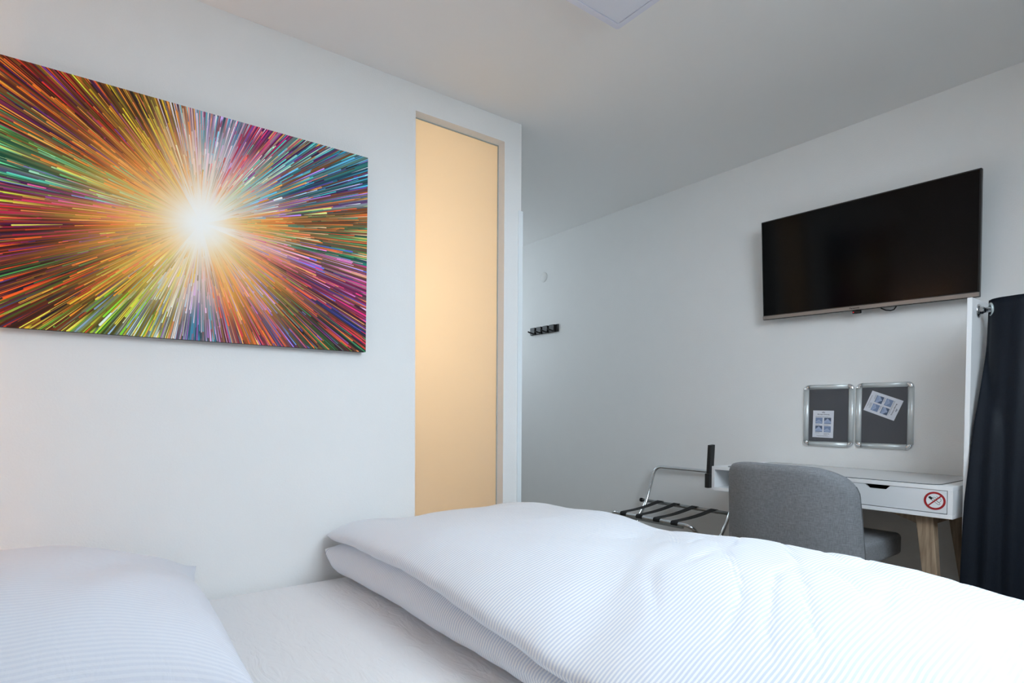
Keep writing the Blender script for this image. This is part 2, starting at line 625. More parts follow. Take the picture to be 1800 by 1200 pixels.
# roof window (outside the picture): frame, middle post, panes
w2 = setp(thing('window_2', None, None, slope_pt((WIN['x0'] + WIN['x1']) / 2, WIN['t0'], -.06)), kind='structure')
bm = B()
xm = (WIN['x0'] + WIN['x1']) / 2
ft = 0.05 / SLV.length
for x0, x1, t0, t1 in ((WIN['x0'], WIN['x0'] + .05, WIN['t0'], WIN['t1']), (WIN['x1'] - .05, WIN['x1'], WIN['t0'], WIN['t1']),
                       (WIN['x0'] + .05, WIN['x1'] - .05, WIN['t0'], WIN['t0'] + ft), (WIN['x0'] + .05, WIN['x1'] - .05, WIN['t1'] - ft, WIN['t1']),
                       (xm - .035, xm + .035, WIN['t0'] + ft, WIN['t1'] - ft)):
    slab(bm, x0, x1, t0, t1, -.29, -.23)
obj('frame', bm, M['white_lacquer'], w2)
for x0, x1 in ((WIN['x0'] + .05, xm - .035), (xm + .035, WIN['x1'] - .05)):
    bm = B(); slab(bm, x0, x1, WIN['t0'] + ft, WIN['t1'] - ft, -.264, -.258)
    obj('pane', bm, M['clear_glass'], w2)

# added corridor window, unseen, only there as fill light
w3 = setp(thing('added_window', None, None, ((HALL['x0'] + HALL['x1']) / 2, BY + .06, HALL['z0'])), kind='structure')
bm = B()
for x0, x1, z0, z1 in ((HALL['x0'], HALL['x0'] + .04, HALL['z0'], HALL['z1']), (HALL['x1'] - .04, HALL['x1'], HALL['z0'], HALL['z1']),
                       (HALL['x0'] + .04, HALL['x1'] - .04, HALL['z0'], HALL['z0'] + .04), (HALL['x0'] + .04, HALL['x1'] - .04, HALL['z1'] - .04, HALL['z1'])):
    box(bm, x0, x1, BY + .03, BY + .09, z0, z1)
obj('frame', bm, M['white_lacquer'], w3)
obj('pane', box(B(), HALL['x0'] + .04, HALL['x1'] - .04, BY + .057, BY + .063, HALL['z0'] + .04, HALL['z1'] - .04), M['clear_glass'], w3)

# corner profile on the end of the painting wall, up to door height
bm = B()
prism(bm, [(1.8425, PY - .006, 0), (1.8705, PY - .006, 0), (1.8705, PY + .05, 0), (1.863, PY + .05, 0), (1.863, PY, 0), (1.8425, PY, 0)], (0, 0, 2.064))
structure('trim_1', bm, M['trim'])

# ------------------------------------------------------------------ bed
BX0, BX1, BY0, BY1 = -0.58, 1.66, 0.27, 2.285
MZ = 0.345
bed = thing('bed', 'low white bed base under the mattress along the painting wall', 'bed', ((BX0 + BX1) / 2, (BY0 + BY1) / 2, 0))
obj('bed_frame', box(B(), BX0, BX1, BY0, BY1, 0.09, 0.155, 0.008), M['white_lacquer'], bed)
for x in (BX0 + .08, BX1 - .08):
    for y in (BY0 + .08, BY1 - .08):
        bm = B()
        tube(bm, [(x, y, 0), (x, y, 0.09)], [0.022, 0.028], 12)
        obj('leg', bm, M['wood'], bed)
def mfn(w):
    c = Vector(((BX0 + BX1) / 2, (BY0 + BY1) / 2, (0.155 + MZ) / 2))
    p = w + c
    if w.z > 0:
        p.z += 0.004 * noise.noise(Vector((p.x * 3, p.y * 3, 0)))
    return p
mt = obj('mattress', rbox((BX1 - BX0) / 2, (BY1 - BY0) / 2, (MZ - 0.155) / 2, 0.03, (60, 60, 3), 4, mfn), M['sheet'], None)
setp(mt, 'wide mattress in a smooth white fitted sheet on the low bed base', 'mattress')

# ---- duvet: folded once, fold towards the foot, both hems towards the pillow
def gap_z(y):
    return interp(y, [0.1, 0.88, 1.14, 1.63, 2.0, 2.3], [0.45, 0.458, 0.485, 0.526, 0.521, 0.502])
def top_z(x, y):
    ridge = interp(y, [0.05, 0.30, 0.5, 0.9, 1.2, 1.5, 1.86, 2.05, 2.15, 2.26], [0.60, 0.648, 0.672, 0.662, 0.648, 0.660, 0.648, 0.622, 0.585, 0.565])
    lipz = gap_z(y) + 0.085
    t = sstep(0.81, 1.34, x)
    z = lipz + (ridge - lipz) * t ** 0.8
    z -= 0.030 * math.exp(-((x - 1.43) / .11) ** 2 - ((y - 2.25) / .17) ** 2)
    z -= 0.012 * math.exp(-((y - 1.05 - 0.5 * (x - 1.2)) / .10) ** 2)
    # soft undulation plus creases running diagonally
    z += 0.011 * noise.noise(Vector((x * 2.6 + 3, y * 2.6, 0.3)))
    z += 0.0045 * noise.noise(Vector((x * 6 + y * 3, y * 5 - x * 2, 1.7)))
    z += 0.0016 * noise.noise(Vector((x * 15 + y * 9, y * 13 - x * 7, 2.7)))
    c = noise.noise(Vector(((x + y * 0.55) * 1.9, (y - x * 0.6) * 8.0, 4.2)))
    z -= 0.0065 * max(0.0, 0.10 - abs(c)) / 0.10 * sstep(1.5, 0.6, y) * sstep(0.95, 1.15, x)
    return z
def lip_x(y, k):
    return (0.824 if k else interp(y, [1.1, 1.7, 2.1, 2.3], [0.838, 0.842, 0.834, 0.812])) + 0.010 * noise.noise(Vector((y * 3.1, k * 7.0, 0))) + 0.006 * noise.noise(Vector((y * 9, k * 3.0, 2)))

NY = 260
Y0, Y1 = 0.10, 2.272
XF = 1.735
prof_n = 0
rows = []
for j in range(NY + 1):
    y = Y0 + (Y1 - Y0) * j / NY
    # pinch at the two ends so that each layer closes in a rounded seam
    e = min(1.0, (y - Y0) / 0.16, (Y1 - y) / 0.11)
    pinch = math.sqrt(max(0.0, 1 - (1 - e) ** 2.6)) if e < 1 else 1.0
    gz = gap_z(y)
    zb = MZ + 0.006
    lx1, lx0 = lip_x(y, 1), lip_x(y, 0)
    P = []
    def lay(zlo, zhi, x):
        mid = (zlo + zhi) / 2 if not callable(zlo) else 0
        return mid
    # bottom surface, lip -> fold
    xs_in = [0.0, .012, .03, .06, .1, .16, .24, .33, .42, .5, .58, .66, .74, .80, .84]
    half = []
    # lower layer bottom
    def zlow(x):
        d = x - lx0
        if d < 0.14:
            t = max(0.0, d / 0.14)
            return zb + 0.075 * (1 - math.sqrt(max(0, 1 - (1 - t) ** 2)))
        return zb
    def zgap(x, up):
        d = x - 0.85
        t = max(0.0, min(1.0, d / 0.10))
        s = 0.010 * (1 - t) + 0.0015
        base = gz - 0.006 + 0.012 * t
        return base + (s if up else -s)
    def ztop(x):
        d = x - lx1
        z = top_z(x, y)
        zg = zgap(lx1, True)
        if d < 0.17:
            t = max(0.0, d / 0.17)
            z = zg + 0.014 + (z - zg - 0.014) * math.sqrt(max(0, 1 - (1 - t) ** 2)) ** 1.0
        f = (x - (XF - 0.16)) / 0.16
        if f > 0:
            zm = (zb + z) / 2
            z = zm + (z - zm) * math.sqrt(max(0, 1 - f * f))
        return z
    def zlow2(x):
        z = zlow(x)
        f = (x - (XF - 0.16)) / 0.16
        if f > 0:
            zm = (zb + top_z(x, y)) / 2
            z = zm + (z - zm) * math.sqrt(max(0, 1 - f * f))
        return z
    N1 = 46
    XI = XF - 0.13
    for i in range(N1 + 1):                       # underside, hem -> fold
        s = i / N1
        x = lx0 + (XF - lx0) * (s * 0.45 + 0.55 * (0.5 - 0.5 * math.cos(PI * s)))
        P.append((x, zlow2(x)))
    N2 = 92
    for i in range(1, N2 + 1):                    # top, fold -> hem
        s = 1 - i / N2
        x = lx1 + (XF - lx1) * (s * 0.45 + 0.55 * (0.5 - 0.5 * math.cos(PI * s)))
        P.append((x, ztop(x)))
    N3 = 22
    for i in range(1, N3 + 1):                    # underside of the upper layer, hem -> inner fold
        s = (i / N3) ** 1.5
        x = lx1 + (XI - lx1) * s
        P.append((x, zgap(x, True)))
    for i in range(1, N3):                        # top of the lower layer, inner fold -> hem
        s = (1 - i / N3) ** 1.5
        x = lx0 + (XI - lx0) * s
        d = (x - lx0) / 0.07
        z = zgap(x, False)
        if d < 1:
            zl = zb + 0.075
            z = zl + (z - zl) * math.sqrt(max(0, 1 - (1 - max(0, d)) ** 2))
        P.append((x, z))
    # pinch towards mid heights at the ends of the roll
    Q = []
    for i, (x, z) in enumerate(P):
        upper = (N1 < i <= N1 + N2) or (N1 + N2 < i <= N1 + N2 + N3)
        mid = gz + 0.022 if upper else gz - 0.030
        f = pinch
        z2 = mid + (z - mid) * (0.06 + 0.94 * f)
        x2 = x if e >= 1 else x
        Q.append((x2, z2))
    rows.append((y, Q))
L = len(rows[0][1])
verts, faces, uvs = [], [], []
for y, Q in rows:
    u = 0.0
    for i, (x, z) in enumerate(Q):
        if i:
            u += math.hypot(x - Q[i - 1][0], z - Q[i - 1][1])
        verts.append((x, y + 0.006 * noise.noise(Vector((x * 5, 0, y * 2))), z))
        uvs.append((u, y))
for j in range(NY):
    for i in range(L):
        a, b = j * L + i, j * L + (i + 1) % L
        faces.append((a, a + L, b + L, b))
def cap(j):
    # close the end by a strip across the U-shaped section: pair the loop up with itself
    b = j * L
    outer = [b + i for i in range(0, N1 + N2 + 1)]
    inner = [b + (N1 + N2 + k) % L for k in range(0, 2 * N3 + 1)]
    return outer, inner
bmd = bmesh.new()
bv = [bmd.verts.new(v) for v in verts]
for f in faces:
    bmd.faces.new([bv[i] for i in f])
for j in (0, NY):
    f = bmd.faces.new([bv[j * L + i] for i in range(L)])
    bmesh.ops.triangulate(bmd, faces=[f])
bmesh.ops.recalc_face_normals(bmd, faces=list(bmd.faces))
bmd.verts.index_update()
uvl = bmd.loops.layers.uv.new('UVMap')
for f in bmd.faces:
    f.smooth = True
    us = [uvs[l.vert.index] for l in f.loops]
    um = max(u for u, v in us)
    for l in f.loops:
        u, v = uvs[l.vert.index]
        if um - u > 1.0:
            u = um
        l[uvl].uv = (u, v)
dv = obj('duvet', bmd, M['duvet'], None)
setp(dv, 'thick white duvet with satin stripes, folded double across the bed', 'duvet')

# ---- pillow
def pillow(name, cx, cy, half, top, label):
    n = 70
    vs, fs, uv = [], [], []
    def pt(a, b, s):
        A_, B_ = abs(a), abs(b)
        corner = (A_ * B_) ** 3
        inset = 0.055 * (1 - corner)
        # sides are drawn in between the pointed corners
        x = a * (half - 0.035 * (1 - B_ ** 4) * A_ ** 2)
        y = b * (half - 0.035 * (1 - A_ ** 4) * B_ ** 2)
        prof = max(0.0, (1 - A_ ** 3.2)) ** 0.55 * max(0.0, (1 - B_ ** 3.0)) ** 0.55
        seam = 0.055 + (0.075 if b > 0 else -0.035) * corner
        X, Y = cx + x, cy + y
        if s > 0:
            h = seam + (top - seam) * prof ** 0.92
            h *= 1 - 0.15 * sstep(-.1, 1.0, a) * prof - 0.17 * sstep(-.45, 0.9, b) * prof
            w = noise.noise(Vector((X * 4, Y * 4, 5))) * 0.014 + noise.noise(Vector(((X + Y) * 2.2, (Y - X) * 6, 2))) * 0.012 + noise.noise(Vector((X * 10 + Y * 4, Y * 3, 9))) * 0.005
            h += w * prof
            # gathers that run in from the corners
            ang = math.atan2(1.02 - B_, 1.02 - A_)
            h += 0.007 * math.sin(ang * 13) * math.exp(-((1 - A_) ** 2 + (1 - B_) ** 2) / 0.05) * (1 - corner)
        else:
            h = seam * (1 - prof ** 0.6) + 0.003
        return (X, Y, MZ + 0.004 + h)
    def g(i):
        t = -1 + 2 * i / n
        return math.sin(t * PI / 2) * 0.6 + t * 0.4
    idx = {}
    for s in (1, -1):
        for i in range(n + 1):
            for j in range(n + 1):
                edge = i in (0, n) or j in (0, n)
                key = (0 if edge else s, i, j)
                if key not in idx:
                    idx[key] = len(vs)
                    a, b = g(i), g(j)
                    vs.append(pt(a, b, s))
                    vv = b * half * (1 + 0.30 * b * b) + 0.02 * a * a
                    uv.append((a * half + .2, vv))
    for s in (1, -1):
        for i in range(n):
            for j in range(n):
                q = []
                for (u, v) in ((i, j), (i + 1, j), (i + 1, j + 1), (i, j + 1)):
                    edge = u in (0, n) or v in (0, n)
                    q.append(idx[(0 if edge else s, u, v)])
                fs.append(q if s > 0 else q[::-1])
    o = obj(name, (vs, fs), M['pillow'], None, smooth=True)
    ul = o.data.uv_layers.new(name='UVMap')
    for lp in o.data.loops:
        ul.data[lp.index].uv = uv[lp.vertex_index]
    setp(o, label, 'pillow')
    return o
pillow('pillow', -0.115, 1.795, 0.455, 0.352, 'plump white satin-striped pillow on the sheet below the painting')

# ------------------------------------------------------------------ bedside wall lamp (beyond the left frame edge)
bl = thing('wall_lamp', 'small cream wall lamp glowing at the head of the bed', 'lamp', (HX, BED_POS[1], BED_POS[2]))
bm = B()
lathe(bm, [(0.045, 0.0), (0.045, 0.014), (0.01, 0.02), (0.01, 0.05)], (HX, BED_POS[1], BED_POS[2] - .07), (1, 0, 0), 20)
obj('wall_plate', bm, M['chrome'], bl)
bm = B()
sh = [(0.045, -.08), (0.06, .06), (0.057, .06), (0.042, -.08)]
a_ = [bm.verts.new((BED_POS[0] + math.cos(t) * r, BED_POS[1] + math.sin(t) * r, BED_POS[2] + h)) for r, h in sh for t in [2 * PI * k / 24 for k in range(24)]]
for q in range(3):
    for k in range(24):
        bm.faces.new((a_[q * 24 + k], a_[q * 24 + (k + 1) % 24], a_[(q + 1) * 24 + (k + 1) % 24], a_[(q + 1) * 24 + k]))
obj('lamp_shade', bm, M['bulb_glass'], bl, smooth=True)
bm = B()
tube(bm, [(HX + .05, BED_POS[1], BED_POS[2] - .07), (BED_POS[0], BED_POS[1], BED_POS[2] - .07)], 0.006)
obj('arm', bm, M['chrome'], bl)
# bathroom ceiling pendant behind the frosted pane
bp_ = thing('pendant_lamp', 'lit pendant lamp behind the frosted interior window', 'lamp', (BATH_POS[0], BATH_POS[1], CZ))
bm = B()
lathe(bm, [(0.05, 0), (0.05, -.02), (0.006, -.025), (0.006, -(CZ - BATH_POS[2] - .08))], (BATH_POS[0], BATH_POS[1], CZ), (0, 0, 1), 16)
obj('ceiling_rose', bm, M['white_lacquer'], bp_)

# ------------------------------------------------------------------ painting
PW, PHt, PD = 1.192, 0.806, 0.028
pc_x, pc_z = 0.397, 1.686
lean = math.radians(1.6)
Rm = Matrix.Translation((pc_x, PY - 0.036, pc_z)) @ Matrix.Rotation(lean, 4, 'X')
# local axes: x along the wall, z up, -y towards the room (front face at y = -PD/2)
pt_ = thing('painting', 'wide canvas print of a bright multicoloured light burst on the left wall', 'painting', mtx=Rm)
bm = B()
box(bm, -PW / 2, PW / 2, -PD / 2, PD / 2, -PHt / 2, PHt / 2, 0.003, 2)
obj('canvas', bm, M['dark_edge'], pt_, local=True)

rnd = random.Random(11)
SC = lambda h: np.array(lin(h))
# angle (deg, 0 right, 90 up): outer ground colour, mid colour, streak colours
SECT = [
 (0,   '1d5a48', 'e08a50', ['3fae6c', '18806a', 'f09040', 'ffd0a0', 'ff7a50', '98d060']),
 (14,  '4a2a18', 'e88a3c', ['f08030', 'ffa050', 'd0e080', '4a8060', 'e05a28']),
 (25,  '241410', '8a70a0', ['6040a0', '3fb0d0', 'f09050', 'b080d8', 'e8f8ff', '503020']),
 (36,  '2a1830', '58b8c0', ['48c8c8', '20a0c0', 'a0e8d8', '6838a0', 'f0a040', '5fc0e8']),
 (50,  '38124a', '90c8b0', ['a8f0c0', '58d0b8', 'e8ffe8', '7a2a8a', 'f0b048', 'c82880']),
 (64,  '5a1440', 'd890b0', ['c01850', 'e83870', 'ffd0e0', '9030a0', 'f06060']),
 (76,  '4a5878', 'd8d8e8', ['2080a8', '68c0d8', 'f8f0ff', 'e87890', 'c0a0d8']),
 (90,  '806880', 'f0e0e0', ['d8c0e0', '60b0c0', 'fff0e8', 'e89078', '984870']),
 (103, '6a4430', 'f0c090', ['f09040', 'ffe0c0', 'a06048', 'e0d0e8', 'c8a040']),
 (115, '3a2410', 'd89850', ['e0b030', 'f0d850', '905020', 'e88040', '504010']),
 (127, '201408', '9a5a38', ['e8c020', 'f8e040', '806018', 'f09030', '301808', '7a3090']),
 (138, '2a0c08', 'b05030', ['d83018', 'f06028', '801810', 'f0a030', '401010', 'a83060']),
 (148, '2a100a', 'e07028', ['f07818', 'ff9838', '701c10', '5a2080', 'c03820', 'f8b050']),
 (157, '301028', 'e87830', ['e86818', 'ff8830', '6a2068', '903050', 'f0a048', '40b070']),
 (164, '2c3818', 'd08848', ['48b068', '88c860', 'f08028', '78d8a0', '803020', 'c8e070']),
 (170, '14583c', 'a08868', ['30b078', '60d090', '108060', 'a8e8a8', 'f0a060', 'd0f060']),
 (175, '0c4840', '807090', ['18a088', '50c8b0', '086858', 'a0e0c0', '8888d8', 'f0b0a0']),
 (180, '3c1048', 'd06058', ['8a2898', 'c838a8', '501870', 'a8e050', 'f06080', 'e85898']),
 (185, '5c0c28', 'f07030', ['d81858', 'f03878', '901030', 'ff9850', 'e02838', 'd8f048']),
 (191, '30081c', 'f08828', ['b01848', 'f86038', '200818', 'e8e060', '6a1848', 'f8a030']),
 (199, '14060c', '78301c', ['481018', '6a2070', 'f06020', '200c10', '302058', 'c84020']),
 (207, '180a10', '6a3020', ['403070', '602838', 'e87828', '50a050', '180808', 'a04030']),
 (215, '281008', 'c07030', ['f06020', 'c83818', '602010', 'a0b840', 'f0a838', '402848']),
 (224, '341a08', 'e09030', ['f08820', 'e8c030', '803818', 'd04020', '60a838', 'f8e050']),
 (235, '283410', 'd8c050', ['78c828', 'b8e040', '508020', 'f0d840', 'e0f0c0', '90b0c8']),
 (247, '505018', 'f0e0a0', ['e8d830', 'd8f0d8', 'a0c8d0', 'f0b040', '88b028', '8a7020']),
 (259, '685838', 'f0e8e0', ['e8e0f0', 'c0d8e8', 'e0c050', 'b888c0', 'f8f0e0', 'd88858']),
 (269, '2c4858', 'c0b0d8', ['c8a8e0', '3088a8', '106078', '9068b0', 'e8e0f8', '60a8c0']),
 (278, '0c4c58', 'b0a0c8', ['087890', '2898a8', 'e0a8b8', '105060', 'd87088', 'b080c0']),
 (288, '5c1c20', 'f0a058', ['e04028', 'f87040', 'c82850', 'ffb868', '882040', 'e89890']),
 (299, '4c1420', 'f0902c', ['c02040', 'f05828', 'ff9030', '702050', '9070d0', 'e04868']),
 (310, '241028', 'f0982c', ['6858c8', '9880e0', 'e06030', '3a1848', 'c898e8', '5090d0']),
 (321, '181418', 'b05c38', ['388858', '283828', 'e87030', '78a848', '201018', '5068a8']),
 (331, '201020', 'b85050', ['e84838', 'd03048', '304838', 'f08048', '281020', '884090']),
 (341, '301028', 'd06080', ['d82870', 'f05898', '701848', 'f8a060', '4858c0', '381830']),
 (350, '381434', 'e89088', ['e070c0', 'f8a8d0', '6870e0', 'c83888', 'ffd0c0', 'f08848']),
 (360, '1d5a48', 'e08a50', ['3fae6c', '18806a', 'f09040', 'ffd0a0', 'ff7a50', '98d060']),
]
ANG = np.array([s[0] for s in SECT], float)
OUT = np.array([SC(s[1]) for s in SECT])
MID = np.array([SC(s[2]) for s in SECT])
STK = [[SC(c) for c in s[3]] for s in SECT]
WHITE, YEL, ORA = SC('fffef8'), SC('ffd038'), SC('ff9c1c')
BC = (-0.035, 0.012)          # burst centre on the canvas
def glow(th, r):
    """strength of the white core, the yellow and the orange halo"""
    d = math.degrees(th) % 360
    lo = 1 + 0.35 * math.exp(-((d - 312) / 30) ** 2) + 0.35 * math.exp(-((d - 200) / 45) ** 2) + 0.10 * math.exp(-((d - 140) / 40) ** 2)
    lo += 0.12 * math.sin(d * 0.35) + 0.08 * math.sin(d * 0.9 + 2)
    w = math.exp(-(r / (0.116 * (0.80 + 0.22 * lo))) ** 2.0)
    y = math.exp(-(r / (0.205 * lo)) ** 2.6)
    o = math.exp(-(r / (0.262 * lo)) ** 3.0)
    return w, y, o, d
def base(th, r):
    w, y, o, d = glow(th, r)
    def ip(T):
        return np.array([np.interp(d, ANG, T[:, k]) for k in range(3)])
    out, mid = ip(OUT), ip(MID)
    t = sstep(0.20, 0.38, r)
    c = mid * (1 - t) + out * .65 * t
    warm = 0.9 if (d > 120 or d < 20) and d < 345 else 0.35
    if 235 < d < 285:
        warm = 0.45
    c = c * (1 - o * warm * .8) + ORA * (o * warm * .8)
    c = c * (1 - y * .9) + (YEL * warm + WHITE * (1 - warm)) * (y * .9)
    return c * (1 - w) + WHITE * w
def edge_r(th):
    c, s = math.cos(th), math.sin(th)
    rx = ((PW / 2 if c > 0 else -PW / 2) - BC[0]) / c if abs(c) > 1e-6 else 9
    rz = ((PHt / 2 if s > 0 else -PHt / 2) - BC[1]) / s if abs(s) > 1e-6 else 9
    return min(rx, rz)
pv, pf, pcq = [], [], []
def addv(u, v, layer, col):
    u = max(-PW / 2, min(PW / 2, u)); v = max(-PHt / 2, min(PHt / 2, v))
    pv.append((u, -PD / 2 - 0.0004 - layer * 0.00005, v))
    pcq.append((max(0, col[0]), max(0, col[1]), max(0, col[2]), 1))
    return len(pv) - 1
# ground: fine fan of wedges, slightly uneven from ray to ray
NA, NR = 900, 26
corner_angles = [math.atan2(sz * PHt / 2 - BC[1], sx * PW / 2 - BC[0]) % (2 * PI) for sx in (-1, 1) for sz in (-1, 1)]
angs = sorted([2 * PI * i / NA for i in range(NA)] + corner_angles)
grid = []
for i, th in enumerate(angs):
    R = edge_r(th)
    dd = math.degrees(th) % 360
    k3 = int(np.searchsorted(ANG, dd)) % len(STK)
    pal = STK[k3]
    ray = pal[int(len(pal) * min(.999, max(0, .5 + .75 * noise.noise(Vector((th * 26, 1.3, 0))) + rnd.uniform(-.18, .18))))]
    ray = ray * .8
    rayw = .30 + .25 * noise.noise(Vector((th * 60, 4.3, 0)))
    jit = 1 + 0.5 * (rnd.random() - .5)
    hue = np.array([1 + 0.25 * (rnd.random() - .5) for _ in range(3)])
    rowi = []
    for k in range(1, NR + 1):
        r = R * (k / NR)
        amt = sstep(0.08, 0.25, r)
        wg, yg, og, _ = glow(th, r)
        rw = rayw * amt * (1 - .8 * yg) * (1 - .45 * og)
        col = (base(th, r) * (1 - rw) + ray * rw) * (1 + (jit * hue - 1) * amt * (1 - .6 * yg))
        rowi.append(addv(BC[0] + r * math.cos(th), BC[1] + r * math.sin(th), 0, col))
    grid.append(rowi)
c0 = addv(BC[0], BC[1], 0, WHITE)
for i in range(len(angs)):
    a, b = grid[i], grid[(i + 1) % len(angs)]
    pf.append((c0, a[0], b[0]))
    for k in range(NR - 1):
        pf.append((a[k], a[k + 1], b[k + 1], b[k]))
# streaks: capsules that shoot outwards, bright head outside, tail melting into the ground
def streak(th, r0, r1, w, col, layer, tail):
    R = edge_r(th)
    r1 = min(r1, R * 1.0)
    if r1 - r0 < 0.012:
        return
    ct, st = math.cos(th), math.sin(th)
    def q(r, off, c):
        return addv(BC[0] + r * ct - off * st, BC[1] + r * st + off * ct, layer, c)
    def cc(r):
        w_, y_, o_, d = glow(th, r)
        k = min(1, w_ * 1.0 + y_ * .5)
        c = col * (1 - .35 * o_) + (ORA * 1.15) * (.35 * o_)
        return c * (1 - k) + (WHITE * .35 + YEL * .65) * k
    n = 4
    L_, R_ = [], []
    for i in range(n + 1):
        f = i / n
        r = r0 + (r1 - r0) * f
        ww = w * (0.35 + 0.65 * f)
        k = tail + (1 - tail) * min(1, f * 1.6)
        c = base(th, r) * (1 - k) + cc(r) * k
        L_.append(q(r, -ww, c)); R_.append(q(r, ww, c))
    for i in range(n):
        pf.append((L_[i], L_[i + 1], R_[i + 1], R_[i]))
    hc = cc(r1)
    h1, h2 = q(r1 + w * .8, -w * .55, hc), q(r1 + w * .8, w * .55, hc)
    pf.append((L_[n], h1, h2, R_[n]))
def pick(d):
    d = (d + rnd.gauss(0, 2.2)) % 360
    i = int(np.searchsorted(ANG, d)) % len(STK)
    if i and rnd.random() < (ANG[i] - d) / (ANG[i] - ANG[i - 1]):
        i -= 1
    return STK[i][int(len(STK[i]) * rnd.random() ** 1.1)]
for layer in range(1, 11):
    wl = [0.0036, 0.0032, 0.0029, 0.0027, 0.0025, 0.0022, 0.0019, 0.0016, 0.0013, 0.0011][layer - 1]
    # angular cells; inner radius grows with the layer so that neighbours do not pile up
    n = [90, 100, 110, 115, 120, 130, 140, 150, 170, 190][layer - 1]
    ph = rnd.random()
    for i in range(n):
        th = 2 * PI * (i + ph + 0.35 * (rnd.random() - .5)) / n
        R = edge_r(th)
        rmin = max(0.05, wl * 2.3 * n / (2 * PI))
        r = rmin + rnd.random() ** 1.5 * 0.16
        while r < R:
            ln = rnd.uniform(0.04, 0.20) * (0.55 + 0.9 * r / 0.5)
            if rnd.random() < 0.70:
                col = pick(math.degrees(th)) * rnd.uniform(0.75, 1.5)
                if r > 0.3 and rnd.random() < 0.24:
                    col = col * 0.25
                streak(th, r, r + ln, wl * rnd.uniform(.7, 1.2), np.clip(col, 0, 1), layer, rnd.uniform(0.0, 0.5))
            r += ln + rnd.uniform(0.012, 0.08)
pr = obj('print', (pv, pf), M['print'], pt_, local=True)
ca = pr.data.color_attributes.new('Col', 'FLOAT_COLOR', 'POINT')
ca.data.foreach_set('color', np.array(pcq, np.float32).ravel())

# ------------------------------------------------------------------ television
tilt, roll = math.radians(6.2), math.radians(1.3)
Zax = Vector((-math.sin(tilt), 0, math.cos(tilt)))
Xax = Vector((0, -1, 0))
Yax = Zax.cross(Xax)               # pointing to the wall
base_m = Matrix((Xax, Yax, Zax)).transposed().to_4x4()
tvm = Matrix.Translation((3.156, 1.252, 1.548 + 0.0)) @ base_m @ Matrix.Rotation(roll, 4, 'Y')
tv = thing('television', 'large flat black television tilted forward high on the right wall', 'television', mtx=tvm)
TW, TH = 0.952, 0.536
hw = TW / 2
bm = B(); box(bm, -hw, hw, 0.0, 0.022, 0.0, TH, 0.002, 1)
obj('bezel', bm, M['black_plastic'], tv, local=True)
bm = B(); box(bm, -hw + .006, hw - .006, -0.0012, 0.001, 0.026, TH - .006)
obj('screen', bm, M['screen'], tv, local=True)
bm = B(); box(bm, -hw, hw, -0.004, 0.001, 0.003, 0.0215, 0.0008, 1)
obj('chin_strip', bm, M['chin'], tv, local=True)
bm = B(); box(bm, -hw + .12, hw - .12, 0.022, 0.046, 0.035, 0.36, 0.008, 2)
obj('rear_housing', bm, M['black_plastic'], tv, local=True)
bm = B(); box(bm, -.020, .017, -0.002, 0.016, -0.0165, -0.0005, 0.003, 2)
sensor = obj('sensor', bm, M['black_plastic'], tv, local=True)
bm = B()
lathe(bm, [(0.0025, 0.0), (0.0025, 0.0015)], (-.0135, -.003, -.0085), (0, 1, 0), 10)
obj('indicator_light', bm, M['led'], sensor, local=True)
bm = B()
cab = [(0.085, 0.03, 0.012), (0.098, .03, -.003), (0.115, .03, -.013), (0.135, .03, -.017), (0.150, .03, -.014), (0.158, .03, -.002), (0.160, .03, .012)]
tube(bm, cab, 0.003, 8)
obj('cable', bm, M['black_plastic'], tv, local=True)
bm = B(); box(bm, -.11, .11, 0.046, 0.052, 0.12, 0.32); box(bm, -.03, .03, .052, .066, .15, .22)
obj('mount_plate', bm, M['black_matte'], tv, local=True)

def text_mesh(txt, size, bold=0.0):
    cu = bpy.data.curves.new('lettering', 'FONT')
    cu.body = txt
    cu.size = size
    cu.align_x = 'CENTER'
    cu.offset = bold
    cu.resolution_u = 2
    ob = bpy.data.objects.new('lettering', cu)
    COL.objects.link(ob)
    dg = bpy.context.evaluated_depsgraph_get()
    me = bpy.data.meshes.new_from_object(ob.evaluated_get(dg))
    vs = [v.co.copy() for v in me.vertices]
    fs = [list(p.vertices) for p in me.polygons]
    bpy.data.objects.remove(ob)
    bpy.data.meshes.remove(me)
    return vs, fs
vs, fs = text_mesh('Panasonic', 0.0115, 0.0002)
obj('lettering', ([(v.x - .008, -0.0043, v.y + .0085) for v in vs], [f for f in fs]), M['black_ink'], tv, local=True)

